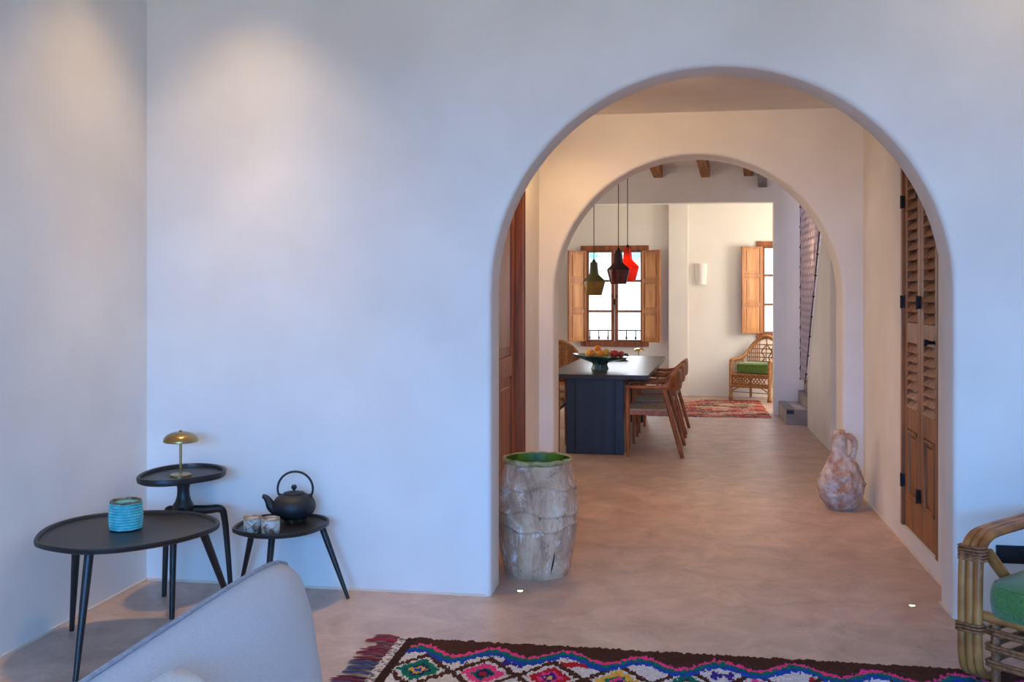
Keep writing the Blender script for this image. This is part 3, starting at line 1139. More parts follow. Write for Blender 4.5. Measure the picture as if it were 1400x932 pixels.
for k in range(3):
    a = k * 2 * PI / 3 + 0.5
    MB().tube([(0.05 * math.cos(a), 0.05 * math.sin(a), 0.02), (0.055 * math.cos(a), 0.055 * math.sin(a), 0.0)], [0.012, 0.009], 8).build('foot', 'iron', tp, smooth=True)

# ------------------------------------------------------------------ big weathered jar
jar = empty('terracotta_jar', (-0.758, 5.455, 0), 0.4, 'large weathered pottery jar with green glazed mouth beside the arch', 'jar')


def jar_base(z):
    pr = [(0.0, 0.165), (0.04, 0.180), (0.12, 0.196), (0.22, 0.210), (0.32, 0.217), (0.42, 0.217), (0.48, 0.208), (0.53, 0.196), (0.57, 0.185), (0.60, 0.178)]
    for i in range(len(pr) - 1):
        if pr[i][0] <= z <= pr[i + 1][0]:
            t = (z - pr[i][0]) / (pr[i + 1][0] - pr[i][0])
            t2 = t * t * (3 - 2 * t) * 0.3 + t * 0.7
            return pr[i][1] + (pr[i + 1][1] - pr[i][1]) * t2
    return pr[-1][1]


def jd(r, z, a):
    r += 0.006 * fnoise(math.cos(a) * 2.2, math.sin(a) * 2.2, z * 6)
    r += 0.0025 * fnoise(math.cos(a) * 9, math.sin(a) * 9, z * 30)
    for zc, am, ph in ((0.475, 0.012, 0.3), (0.345, 0.016, 2.0), (0.265, 0.012, 4.0)):
        w = zc + am * math.sin(a * 3 + ph) + 0.008 * math.sin(a * 7 + ph * 2)
        d = z - w
        r += 0.010 * math.exp(-((d - 0.006) / 0.010) ** 2) - 0.006 * math.exp(-((d + 0.009) / 0.006) ** 2)
    return r, z


jm = MB()
jm.lathe([(jar_base(0.6 * k / 90), 0.6 * k / 90) for k in range(91)], 120, disp=jd, cap=False)
jm.lathe([(0.165, 0.0005), (0.001, 0.0005)], 60, cap=False)
jm.build('jar_body', 'jar', jar, smooth=True, angle=180)


def jr(r, z, a):
    return r * (1 + 0.008 * fnoise(math.cos(a) * 4, math.sin(a) * 4)), z + 0.006 * fnoise(math.cos(a) * 6, math.sin(a) * 6, 2)


rm_ = MB()
rm_.lathe([(0.178, 0.590), (0.186, 0.597), (0.188, 0.608), (0.185, 0.617), (0.176, 0.619), (0.171, 0.613)], 72, disp=jr, cap=False)
rm_.build('jar_rim', 'jar_rim', jar, smooth=True, angle=90)
im = MB()
im.lathe([(0.1715, 0.613), (0.168, 0.60), (0.176, 0.50), (0.190, 0.40), (0.185, 0.25), (0.12, 0.2), (0.001, 0.195)], 48, cap=False)
im.build('jar_inside', 'jar_green', jar, smooth=True)
ck = MB()
ca = -1.02 - 0.4
ck.tube([((jd(jar_base(z), z, ca + 0.35 * (z - 0.03))[0] + 0.0005) * math.cos(ca + 0.5 * (z - 0.03)), (jd(jar_base(z), z, ca + 0.35 * (z - 0.03))[0] + 0.0005) * math.sin(ca + 0.5 * (z - 0.03)), z)
         for z in (0.03, 0.06, 0.09, 0.12, 0.15)], [0.001, 0.004, 0.005, 0.004, 0.001], 6)
ck.build('crack', 'black_wood', jar, smooth=True)

# ------------------------------------------------------------------ encrusted jug
pj = G(1152, 698)
jug = empty('clay_jug', (pj.x, pj.y + 0.07, 0), 0.0, 'encrusted old clay jug with looped handle by the hall wall', 'jug')


def jg(r, z, a):
    k = min(1.0, r / 0.1)
    r += k * (0.013 * fnoise(math.cos(a) * 2.5, math.sin(a) * 2.5, z * 11) + 0.011 * fnoise(math.cos(a) * 7, math.sin(a) * 7, z * 30)
              + 0.007 * fnoise(math.cos(a) * 15, math.sin(a) * 15, z * 60))
    for (ba, bz, bh) in ((0.1, 0.165, 0.022), (PI - 0.1, 0.165, 0.016), (-1.5, 0.155, 0.022), (-1.35, 0.255, 0.016), (1.6, 0.16, 0.02)):
        da = math.atan2(math.sin(a - ba), math.cos(a - ba)) * 0.16
        r += bh * math.exp(-(da * da + (z - bz) ** 2) / 0.0006)
    return r, z


jp = [(0.002, 0.0), (0.075, 0.0), (0.088, 0.01), (0.118, 0.05), (0.142, 0.10), (0.152, 0.16), (0.146, 0.21), (0.130, 0.26), (0.112, 0.30), (0.092, 0.335), (0.072, 0.36)]
jpp = [(p.x, p.y) for p in catmull([(a, b_, 0) for a, b_ in jp], 6)]
g = MB()
g.lathe(jpp, 72, disp=jg)
g.build('jug_body', 'jug', jug, smooth=True, angle=180)
g = MB()


def jn(r, z, a):
    r += 0.004 * fnoise(math.cos(a) * 4, math.sin(a) * 4, z * 25)
    return r, z


g.lathe([(0.078, 0.345), (0.060, 0.375), (0.053, 0.40), (0.052, 0.45), (0.050, 0.49), (0.043, 0.52), (0.034, 0.545), (0.026, 0.547), (0.022, 0.53), (0.02, 0.46), (0.001, 0.45)], 40, cx=-0.012, disp=jn, cap=False)
g.build('jug_neck', 'jug', jug, smooth=True, angle=180)
g = MB()
hp = catmull([(0.022, 0.0, 0.495), (0.055, 0, 0.505), (0.085, 0, 0.475), (0.092, 0, 0.43), (0.082, 0, 0.38), (0.068, 0, 0.345)], 5)
g.tube([(x + 0.004 * fnoise(i * 0.6), y, z) for i, (x, y, z) in enumerate([tuple(p) for p in hp])], [0.0215 + 0.004 * fnoise(i * 0.4, 5) for i in range(len(hp))], 12)
g.build('jug_handle', 'jug', jug, smooth=True, angle=180)
jug.rotation_euler = (0, 0, YAW * 0.5)

# ------------------------------------------------------------------ recessed floor lights
for (u, v), lab in (((711, 808), 'tiny recessed floor light shining in front of the big jar'), ((1247, 828), 'tiny recessed floor light in the open floor near the louvred door')):
    p = G(u, v)
    fl = empty('floor_light', (p.x, p.y, 0), 0, lab, 'light')
    MB().lathe([(0.016, 0.0), (0.022, 0.0), (0.021, 0.003), (0.0145, 0.003)], 24, cap=False).build('bezel', 'steel', fl, smooth=True)
    MB().lathe([(0.001, 0.0015), (0.0145, 0.0015), (0.0145, 0.0005), (0.001, 0.0005)], 20).build('lens', 'bulb', fl)

# ------------------------------------------------------------------ wall socket
sk = empty('wall_socket', (1.5, YA, 0.31), 0, 'black double wall socket beside the rattan armchair', 'socket')
MB().box(-0.08, 0.08, -0.011, 0.0, -0.041, 0.041).build('cover_plate', 'black_plastic', sk, bevel=0.003)
for sx in (-0.04, 0.04):
    m_ = MB()
    m_.tube([(sx, -0.0105, 0), (sx, -0.014, 0)], [0.026, 0.026], 28)
    so = m_.build('socket_ring', 'black_plastic', sk, smooth=True, angle=30)
    m_ = MB()
    m_.tube([(sx, -0.0138, 0), (sx, -0.0145, 0)], [0.020, 0.020], 24)
    m_.build('socket_well', flat('socket_well', lin(8, 8, 9), 0.6), so)

# ------------------------------------------------------------------ near rug
RX0, RX1, RY1, RY0 = -1.167, 1.75, 4.305, 2.72
rug = empty('berber_rug', ((RX0 + RX1) / 2, RY1, 0), 0, 'shaggy cream rug with colourful diamonds and brown wavy border', 'rug')
C = {'brown': lin(74, 44, 34), 'pink': lin(226, 62, 124), 'green': lin(22, 104, 86), 'blue': lin(32, 70, 158), 'white': lin(206, 194, 190), 'red': lin(176, 34, 44),
     'yellow': lin(216, 164, 62), 'purple': lin(62, 42, 124), 'navy': lin(34, 40, 92), 'dark': lin(60, 38, 32)}


def rug_colour(s, t):
    """s = metres along the far edge from the left corner, t = metres in from the far edge"""
    t += 0.016 * fnoise(s * 45, t * 45, 1) + 0.012 * fnoise(s * 110, t * 110, 2)
    s += 0.014 * fnoise(s * 45, t * 45, 9)
    ph = s / 0.305
    wave = 0.115 + 0.050 * math.cos(2 * PI * (ph - 0.82)) + 0.014 * math.sin(s * 7.1)
    if s < 0.045:
        return C['dark']
    if t < wave:
        return C['brown']
    if t < wave + 0.026:
        return C['pink']
    if t < wave + 0.058:
        return C['green']
    if t < wave + 0.100:
        return C['blue']
    # chain of lozenges
    row = 0
    tc = 0.36
    pitch = 0.262
    best = None
    for row, tcen, off in ((0, 0.365, 0.0), (1, 0.86, 0.13), (2, 1.33, 0.0)):
        k = math.floor((s - 0.012 - off) / pitch)
        cx = 0.012 + off + (k + 0.5) * pitch
        dd = abs(s - cx) / (pitch / 2) + abs(t - tcen) / 0.17
        if dd < 1.12:
            kind = (k + row * 2) % 4
            if dd > 0.84:
                return C['brown']
            if dd > 0.70:
                return C['white']
            seqs = (('green', 'navy', 'yellow', 'blue'), ('pink', 'green', 'navy', 'red'), ('red', 'pink', 'purple', 'yellow'), ('yellow', 'green', 'pink', 'navy'))
            q = seqs[kind]
            if dd > 0.42:
                return C[q[0]]
            if dd > 0.30:
                return C[q[1]]
            if dd > 0.14:
                return C[q[2]]
            return C[q[3]]
    # small motifs in the cream field
    for (mx, mt, col, kind) in ((0.505, 0.245, 'purple', 'h'), (0.735, 0.215, 'red', 'bar'), (1.33, 0.235, 'purple', 'h'), (1.75, 0.23, 'red', 'bar'), (2.2, 0.23, 'green', 'h')):
        ds, dt = s - mx, t - mt
        if kind == 'h':
            if abs(ds) < 0.045 and abs(dt) < 0.040 and (abs(ds) > 0.018 or abs(dt) < 0.015):
                return C[col]
        elif abs(ds) < 0.10 and abs(dt) < 0.032 - 0.012 * abs(math.sin(ds * 40)):
            return C[col]
    return C['white']


def grid_rug(name, parent, x0, x1, t0, t1, st, colf, hz, mat_name, s_off):
    nx, ny = int((x1 - x0) / st), int((t1 - t0) / st)
    vs, fs, cols = [], [], []
    for j in range(ny + 1):
        for i in range(nx + 1):
            x = x0 + (x1 - x0) * i / nx
            t = t0 + (t1 - t0) * j / ny
            edge = (i in (0, nx)) or (j in (0, ny))
            z = hz * (0.55 + 0.45 * fnoise(x * 60, t * 60)) + hz * 0.35 * fnoise(x * 170, t * 170, 4)
            jx = st * 0.35 * fnoise(x * 300, t * 300, 1)
            jt = st * 0.35 * fnoise(x * 300, t * 300, 7)
            if edge:
                z = 0.001
                jt *= 5
                jx *= 3
            vs.append((x + jx, -(t + jt), max(0.001, z)))
    for j in range(ny):
        for i in range(nx):
            a = j * (nx + 1) + i
            fs.append((a, a + nx + 1, a + nx + 2, a + 1))
            x = x0 + (x1 - x0) * (i + 0.5) / nx
            t = t0 + (t1 - t0) * (j + 0.5) / ny
            c = colf(x - s_off, t)
            v = 0.86 + 0.28 * random.random()
            cols += [c[0] * v, c[1] * v, c[2] * v, 1.0] * 4
    me = bpy.data.meshes.new(name)
    me.from_pydata(vs, [], fs)
    ca_ = me.color_attributes.new('tuft', 'FLOAT_COLOR', 'CORNER')
    ca_.data.foreach_set('color', cols)
    me.polygons.foreach_set('use_smooth', [True] * len(fs))
    me.materials.append(M[mat_name])
    o = bpy.data.objects.new(name, me)
    COL.objects.link(o)
    o.parent = parent
    return o


def tuft_mat(name):
    m, nt, b_ = new_mat(name)
    a = nt.nodes.new('ShaderNodeVertexColor')
    a.layer_name = 'tuft'
    nt.links.new(a.outputs[0], b_.inputs['Base Color'])
    b_.inputs['Roughness'].default_value = 0.95
    b_.inputs['Specular IOR Level'].default_value = 0.1
    return m


M['tufts'] = tuft_mat('wool_tufts')
hx = (RX1 - RX0) / 2
grid_rug('rug_pile', rug, -hx, hx, 0.0, 0.58, 0.0065, rug_colour, 0.016, 'tufts', -hx)
grid_rug('rug_pile', rug, -hx, hx, 0.58, RY1 - RY0, 0.016, rug_colour, 0.016, 'tufts', -hx)
hem = MB()
hem.loops([[(-hx - 0.035, -0.005, 0.001), (-hx + 0.006, -0.005, 0.001), (-hx + 0.006, -0.005, 0.010), (-hx - 0.035, -0.005, 0.008)],
           [(-hx - 0.035, -(RY1 - RY0), 0.001), (-hx + 0.006, -(RY1 - RY0), 0.001), (-hx + 0.006, -(RY1 - RY0), 0.010), (-hx - 0.035, -(RY1 - RY0), 0.008)]])
hem.build('rug_hem', noise_mat('rug_hem', lin(92, 80, 78), lin(206, 190, 184), 70, 0.95, lo=0.42, hi=0.52), rug)
tcols = [flat('fringe_%d' % i, c, 0.95) for i, c in enumerate((lin(110, 30, 44), lin(74, 40, 56), lin(150, 30, 44), lin(70, 66, 96), lin(120, 54, 62)))]
t = 0.015
while t < RY1 - RY0:
    f = MB()
    L_ = 0.085 + 0.06 * random.random()
    for q in range(4):
        dy = random.uniform(-0.022, 0.022)
        a0 = random.uniform(-0.008, 0.008)
        pts = [(-hx - 0.03, -t + a0, 0.006), (-hx - 0.03 - L_ * 0.4, -t + a0 + dy * 0.5 + 0.01, 0.010), (-hx - 0.03 - L_ * 0.8, -t + a0 + dy + 0.01, 0.006), (-hx - 0.03 - L_, -t + a0 + dy * 1.4 + 0.012, 0.003)]
        f.tube(pts, [0.005, 0.0045, 0.0035, 0.001], 5)
    f.build('tassel', random.choice(tcols), rug, smooth=True)
    t += random.uniform(0.036, 0.052)

# ------------------------------------------------------------------ sofa corner in the foreground
SX, SY0, SY1 = -1.06, 0.55, 2.66
sofa = empty('sofa', (SX, (SY0 + SY1) / 2, 0), 0, 'grey linen sofa with piped back cushion seen from its far end', 'sofa')
ln = (SY1 - SY0) / 2
MB().box(-0.10, 0.86, -ln, ln - 0.10, 0.13, 0.28).build('sofa_base', 'linen', sofa, bevel=0.03, seg=3)
MB().box(0.02, 0.88, -ln + 0.01, ln - 0.11, 0.28, 0.43).build('seat_cushion', 'linen', sofa, bevel=0.04, seg=4)
for lx in (-0.04, 0.78):
    for ly in (-ln + 0.1, ln - 0.22):
        MB().tube([(lx, ly, 0.14), (lx, ly, 0.0)], [0.022, 0.014], 12).build('leg', 'black_wood', sofa, smooth=True)


def puff(parent, name, cy, w, z0, z1, x0, th, mat, tilt, pipe_mat=None, n=26, back=0.3):
    """upright cushion: w along y, z0..z1 high, front face bulging to +x, leaning back by tilt; rounded corners at the top"""
    h = z1 - z0
    hw = w / 2

    def outline(u, v):
        # superellipse mapping of the unit square
        x, y = u, v
        k = 0.055
        rr = 1 - k * (abs(x) ** 3) * (abs(y) ** 3) * 1.0
        return x * hw * rr * (1 - 0.02 * (1 - y * y)), y * h / 2 * (rr - 0.10 * (abs(x) ** 10)) + 0.0
    mb = MB()
    V = {}
    for side in (0, 1):
        for j in range(n + 1):
            for i in range(n + 1):
                u, v = -1 + 2 * i / n, -1 + 2 * j / n
                edge = i in (0, n) or j in (0, n)
                if side == 1 and edge:
                    V[(1, i, j)] = V[(0, i, j)]
                    continue
                yy, zz = outline(u, v)
                e = ((1 - u ** 6) * (1 - v ** 6)) ** 0.62 * (0.72 + 0.28 * (1 - u * u) * (1 - v * v))
                bul = th / 2 * e * (1.5 if side == 0 else -back)
                wr = 0.006 * fnoise(u * 3, v * 3, side * 5) * e
                z = zz + h / 2 + z0
                V[(side, i, j)] = mb.bm.verts.new((x0 + bul + wr - (z - z0) * tilt, cy + yy, z))
    for side in (0, 1):
        for j in range(n):
            for i in range(n):
                q = [V[(side, i, j)], V[(side, i + 1, j)], V[(side, i + 1, j + 1)], V[(side, i, j + 1)]]
                mb.bm.faces.new(q if side == 0 else list(reversed(q)))
    o = mb.build(name, mat, parent, smooth=True, angle=180)
    if pipe_mat:
        pts = []
        for i in range(n + 1):
            pts.append((-1 + 2 * i / n, 1))
        ring = [(-1, -1 + 2 * k / n) for k in range(n)] + [(-1 + 2 * k / n, 1) for k in range(n)] + [(1, 1 - 2 * k / n) for k in range(n)] + [(1 - 2 * k / n, -1) for k in range(n)]
        P = []
        for u, v in ring:
            yy, zz = outline(u, v)
            z = zz + h / 2 + z0
            P.append((x0 - (z - z0) * tilt, cy + yy, z))
        MB().tube(P, 0.0065, 8, closed=True).build('piping', pipe_mat, o, smooth=True)
    return o


puff(sofa, 'back_cushion', 0.36, 1.42, 0.36, 0.80, 0.07, 0.20, 'linen', 0.16, 'linen_pipe')
puff(sofa, 'back_cushion', -0.76, 0.80, 0.36, 0.80, 0.07, 0.20, 'linen', 0.16, 'linen_pipe')
MB().box(-0.12, -0.05, -ln + 0.02, ln - 0.16, 0.2, 0.60).build('sofa_back', 'linen', sofa, bevel=0.03, seg=3)
pil = empty('throw_pillow', (-0.795, 1.555, 0.432), 0.0, 'pale blue-grey throw pillow leaning on the sofa back', 'pillow')
puff(pil, 'pillow_cover', 0, 0.50, 0.0, 0.39, 0.0, 0.13, 'linen_light', 0.30, None, n=18, back=0.3)

# ------------------------------------------------------------------ foreground rattan armchair
def rattan_chair():
    ex = Vector((0.72, -0.694, 0))
    ey = Vector((0.694, 0.72, 0))
    o = Vector((1.062, 4.135, 0))
    rz = math.atan2(ex.y, ex.x)
    ch_ = empty('rattan_armchair', (o.x, o.y, 0.016), rz, 'bent rattan pole armchair with green seat cushion at the rug end', 'chair')
    Wd, Dp = 0.66, 0.72
    r = 0.0165
    for side in (0, 1):
        for k in range(3):
            x = k * 0.0315 if side == 0 else Wd - k * 0.0315
            dz = 0.0
            p = catmull([(x, 0.10, 0.022), (x, 0.035, 0.04), (x, 0.003, 0.10), (x, 0.0, 0.25), (x, 0.004, 0.42), (x, 0.018, 0.50), (x, 0.07, 0.548), (x, 0.16, 0.562),
                         (x, 0.40, 0.565), (x, 0.60, 0.568), (x, 0.67, 0.54), (x, 0.70, 0.46), (x, 0.71, 0.25), (x, 0.70, 0.09), (x, 0.66, 0.035), (x, 0.58, 0.022)], 5)
            m_ = MB()
            m_.tube(p, [r * (1 + 0.05 * fnoise(i * 0.7, k, side)) for i in range(len(p))], 10)
            m_.build('arm_pole', 'rattan', ch_, smooth=True)
        xs = 0.0315 if side == 0 else Wd - 0.0315
        # wrapped bindings
        for (yy, zz, ax) in ((0.018, 0.498, 5), (0.0, 0.232, 3), (0.71, 0.3, 5)):
            for q in range(ax):
                bq = MB()
                z = zz - 0.026 + q * 0.012
                hw_, hd = 0.051, 0.0205
                ring = []
                for s_ in range(20):
                    a = 2 * PI * s_ / 20
                    ca__, sa__ = math.cos(a), math.sin(a)
                    ring.append((xs + hw_ * math.copysign(abs(ca__) ** 0.5, ca__), yy + hd * math.copysign(abs(sa__) ** 0.5, sa__), z + 0.003 * ca__))
                bq.tube(ring, 0.0055, 6, closed=True)
                bq.build('binding', 'rattan_dark', ch_, smooth=True)
        # diagonal brace under the arm
        m_ = MB()
        xb = 0.07 if side == 0 else Wd - 0.07
        for q in (0, 0.03):
            m_.tube([(xb, 0.04 + q, 0.50), (xb, 0.20 + q, 0.36), (xb, 0.36 + q, 0.25)], 0.014, 8)
        m_.build('brace', 'rattan', ch_, smooth=True)
    # seat frame
    for nm_, a, b_ in (('front_rail', (0.02, 0.035, 0.262), (Wd - 0.02, 0.035, 0.262)), ('rear_rail', (0.02, 0.68, 0.25), (Wd - 0.02, 0.68, 0.25)),
                       ('side_rail', (0.10, 0.03, 0.255), (0.10, 0.69, 0.245)), ('side_rail', (Wd - 0.10, 0.03, 0.255), (Wd - 0.10, 0.69, 0.245))):
        n_ = 12
        MB().tube([Vector(a).lerp(Vector(b_), k / n_) for k in range(n_ + 1)], [0.019 * (1 + 0.06 * (k % 4 == 0)) for k in range(n_ + 1)], 10).build(nm_, 'rattan', ch_, smooth=True)
    for k in range(8):
        y = 0.09 + k * 0.075
        MB().tube([(0.10, y, 0.268), (Wd - 0.10, y, 0.268)], 0.010, 6).build('seat_slat', 'rattan_dark', ch_, smooth=True)
    # short front posts and the wrapped apron rods
    for x in (0.105, Wd - 0.105, Wd / 2):
        for y in (0.05, 0.64):
            MB().tube([(x, y, 0.25), (x, y, 0.0)], [0.018, 0.016], 10).build('apron_post', 'rattan_dark', ch_, smooth=True)
    for k, z in enumerate((0.205, 0.145, 0.085)):
        for q in (0, 0.014):
            p = catmull([(0.105, 0.62, z + q), (0.088, 0.30, z + q), (0.080, 0.06, z + q), (0.088, 0.030, z + q), (0.14, 0.026, z + q), (Wd / 2, 0.028, z + q),
                         (Wd - 0.14, 0.026, z + q), (Wd - 0.088, 0.030, z + q), (Wd - 0.080, 0.06, z + q), (Wd - 0.088, 0.30, z + q), (Wd - 0.105, 0.62, z + q)], 4)
            MB().tube(p, 0.0075, 6).build('apron_rod', 'rattan_dark', ch_, smooth=True)
    # back hoop and canes
    for k in range(2):
        d = k * 0.04
        p = catmull([(0.05 + d, 0.66, 0.25), (0.04 + d, 0.70, 0.50), (0.08 + d, 0.76, 0.72), (0.20 + d * 0.5, 0.80, 0.84 - d), (Wd / 2, 0.81, 0.87 - d),
                     (Wd - 0.20 - d * 0.5, 0.80, 0.84 - d), (Wd - 0.08 - d, 0.76, 0.72), (Wd - 0.04 - d, 0.70, 0.50), (Wd - 0.05 - d, 0.66, 0.25)], 5)
        MB().tube(p, 0.0185, 10).build('back_hoop', 'rattan', ch_, smooth=True)
    for k in range(5):
        x = 0.17 + k * (Wd - 0.34) / 4
        zt = 0.80 if k in (0, 4) else 0.83
        MB().tube([(x, 0.68, 0.25), (x, 0.72, 0.52), (x, 0.79, zt)], 0.014, 8).build('back_cane', 'rattan', ch_, smooth=True)
    # cushion resting on the seat
    cu = empty('seat_cushion', o + ex * (Wd / 2) + ey * 0.300 + Vector((0, 0, 0.016 + 0.279)), rz, 'thick green wool seat cushion on the bent rattan armchair', 'cushion')
    w2, d2, h2 = 0.238, 0.350, 0.130
    mb = MB()
    n = 22

    def sup(u, v, e=7):
        rr = (abs(u) ** e + abs(v) ** e) ** (1 / e)
        m_ = max(abs(u), abs(v))
        s_ = m_ / rr if rr > 1e-6 else 1
        return u * s_, v * s_
    rings = []
    nseg = 64
    prof = [(0.0, 0.0), (0.6, 0.0), (0.93, 0.004), (0.985, 0.022), (1.0, 0.06), (1.0, 0.085), (0.985, 0.112), (0.94, 0.128), (0.7, 0.136), (0.35, 0.140), (0.0, 0.141)]
    for s_, z in prof:
        s2 = max(s_, 0.002)
        ring = []
        for k in range(nseg):
            a = 2 * PI * k / nseg
            cx_, sy_ = math.cos(a), math.sin(a)
            e = 0.32
            X_ = math.copysign(abs(cx_) ** e, cx_)
            Y_ = math.copysign(abs(sy_) ** e, sy_)
            ring.append((X_ * w2 * s2, Y_ * d2 * s2, z))
        rings.append(ring)
    mb.loops(rings)
    cb = mb.build('cushion_cover', 'green_wool', cu, smooth=True, angle=70)
    for z, s_ in ((0.121, 0.966), (0.012, 0.966)):
        ring = []
        for k in range(nseg):
            a = 2 * PI * k / nseg
            e = 0.32
            ring.append((math.copysign(abs(math.cos(a)) ** e, math.cos(a)) * w2 * s_, math.copysign(abs(math.sin(a)) ** e, math.sin(a)) * d2 * s_, z))
        MB().tube(ring, 0.003, 6, closed=True).build('seam', 'green_wool', cb, smooth=True)


rattan_chair()

# ------------------------------------------------------------------ dining table
tab = empty('dining_table', (-0.70, 10.93, 0), -math.radians(2.4), 'long dining table with slate-dark top and navy panelled base', 'table')
TL, TW = 1.46, 0.47
MB().box(-TW, TW, -TL, TL, 0.700, 0.742).build('tabletop', 'slate', tab, bevel=0.003)
for y0 in (-TL + 0.05, TL - 0.45):
    bs = MB().box(-0.295, 0.244, y0, y0 + 0.40, 0.0, 0.699)
    bo = bs.build('base', 'navy_dark', tab, bevel=0.004)
    for (x0, x1, off) in ((-0.29, -0.225, 0.002), (-0.205, 0.145, 0.002), (0.165, 0.240, 0.002)):
        MB().box(x0, x1, y0 - 0.012, y0 - off + 0.002, 0.008, 0.697).build('base_panel', 'navy', bo, bevel=0.002)
    for x in (-0.215, 0.155):
        MB().box(x - 0.010, x + 0.010, y0 - 0.022, y0 + 0.001, 0.0, 0.697).build('post', 'navy_dark', bo, bevel=0.002)
MB().box(-0.05, 0.05, -TL + 0.4, TL - 0.4, 0.62, 0.699).build('stretcher', 'navy_dark', tab)


# ------------------------------------------------------------------ dining chairs
def dining_chair(loc, rz, label):
    """faces local -x; origin on the floor below the seat centre"""
    c = empty('dining_chair', loc, rz, label, 'chair', 'teak dining chairs at the long table')
    hw = 0.265
    for s in (-1, 1):
        MB().tube([(-0.25, s * hw, 0.0), (-0.25, s * hw, 0.3), (-0.25, s * hw, 0.60), (-0.248, s * hw, 0.635)], [0.014, 0.0175, 0.0175, 0.016], 10).build('leg', 'teak', c, smooth=True)
        rl_ = catmull([(0.245, s * hw, 0.0), (0.175, s * hw, 0.25), (0.12, s * hw, 0.45), (0.07, s * hw, 0.63)], 4)
        MB().tube(rl_, [0.013 + 0.008 * math.sin(PI * (0.15 + 0.8 * i / (len(rl_) - 1))) for i in range(len(rl_))], 10).build('leg', 'teak', c, smooth=True)
        ar = catmull([(-0.266, s * hw, 0.640), (-0.15, s * (hw + 0.006), 0.640), (0.0, s * (hw + 0.008), 0.638), (0.09, s * (hw + 0.004), 0.648)], 5)
        na = len(ar)
        m_ = MB()
        m_.sweep(ar, lambda i: [((0.017 + 0.012 * i / na) * math.cos(q * PI / 4), (0.013 + 0.010 * i / na) * math.sin(q * PI / 4)) for q in range(8)])
        m_.build('armrest', 'teak', c, smooth=True, angle=60)
        MB().box(-0.235, 0.12, s * (hw - 0.012) - 0.011, s * (hw - 0.012) + 0.011, 0.385, 0.425).build('seat_rail', 'teak', c, bevel=0.004)
    for x in (-0.235, 0.115):
        MB().box(x - 0.012, x + 0.012, -hw + 0.02, hw - 0.02, 0.388, 0.424).build('seat_rail', 'teak', c, bevel=0.004)
    # wrapped cord seat, slightly dished
    rings = []
    n = 27
    for k in range(n + 1):
        y = -hw + 0.008 + (2 * hw - 0.016) * k / n
        u = 2 * k / n - 1
        dz = -0.016 * (1 - u * u)
        zz = 0.003 * (k % 2)
        ring = []
        for x, z in ((-0.262, 0.40), (-0.258, 0.432), (-0.20, 0.442 + dz), (-0.08, 0.438 + dz), (0.05, 0.438 + dz), (0.11, 0.442 + dz * 0.8), (0.135, 0.428), (0.138, 0.40), (0.05, 0.415 + dz), (-0.20, 0.415 + dz)):
            ring.append((x, y, z + zz))
        rings.append(ring)
    m_ = MB()
    m_.loops(rings)
    m_.build('woven_seat', 'cord', c, smooth=True, angle=80)
    # curved backrest, tall in the middle
    path = []
    n = 24
    for k in range(n + 1):
        t = -1 + 2 * k / n
        a = t * PI / 2
        path.append((0.085 + 0.155 * math.cos(a) ** 0.8, (hw + 0.004) * math.sin(a) if abs(t) < 1 else (hw + 0.004) * t, 0.648 + 0.055 * math.cos(a)))

    def sect(i):
        t = abs(-1 + 2 * i / n)
        hh = 0.026 + 0.064 * (1 - t ** 3.6)
        th = 0.017 - 0.005 * (1 - t)
        return [(th * math.cos(q * PI / 5), hh * math.sin(q * PI / 5)) for q in range(10)]
    m_ = MB()
    m_.sweep(path, sect)
    m_.build('backrest', 'teak', c, smooth=True, angle=70)
    return c


def table_pt(x, y):
    a = -math.radians(2.4)
    return Vector((-0.70 + x * math.cos(a) - y * math.sin(a), 10.93 + x * math.sin(a) + y * math.cos(a), 0))


first = None
whr = ['teak dining chair with woven seat, on the open floor side nearest the jug', 'teak dining chair with woven seat, middle of the row facing the hall side',
       'teak dining chair with woven seat, end of the row beside the striped rug']
whl = ['teak dining chair with woven seat, across the table at the hall end', 'teak dining chair with woven seat, across the table in the middle',
       'teak dining chair with woven seat, across the table at the window end']
for k in range(3):
    p = table_pt(0.52, -1.24 + 0.80 * k)
    if first is None:
        first = dining_chair(p, 0.03, whr[k])
    else:
        c = copy_tree(first)
        c.location = p
        c.rotation_euler = (0, 0, 0.03 - 0.05 * k)
        c['label'] = whr[k]
for k in range(3):
    p = table_pt(-0.615, -1.20 + 0.82 * k)
    c = copy_tree(first)
    c.location = p
    c.rotation_euler = (0, 0, PI - 0.03 + 0.04 * k)
    c['label'] = whl[k]

# ------------------------------------------------------------------ fruit bowl and fruit
bz = 0.742
bc = Vector((-0.785, 10.16, bz))
bw = empty('fruit_bowl', bc, 0.15, 'green glazed footed fruit bowl standing on the dining table', 'bowl')


def bd(r, z, a):
    k = (r / 0.27) ** 2 if z > 0.07 else 0
    return r * (1 + 0.015 * k * math.sin(a * 5)), z - 0.014 * k * math.cos(a)


m_ = MB()
m_.lathe([(0.001, 0.0), (0.086, 0.0), (0.086, 0.012), (0.072, 0.045), (0.080, 0.066), (0.15, 0.088), (0.235, 0.110), (0.275, 0.130), (0.278, 0.138), (0.268, 0.140), (0.23, 0.126), (0.12, 0.096), (0.001, 0.088)], 48, disp=bd)
m_.build('bowl_body', 'bowl', bw, smooth=True, angle=70)


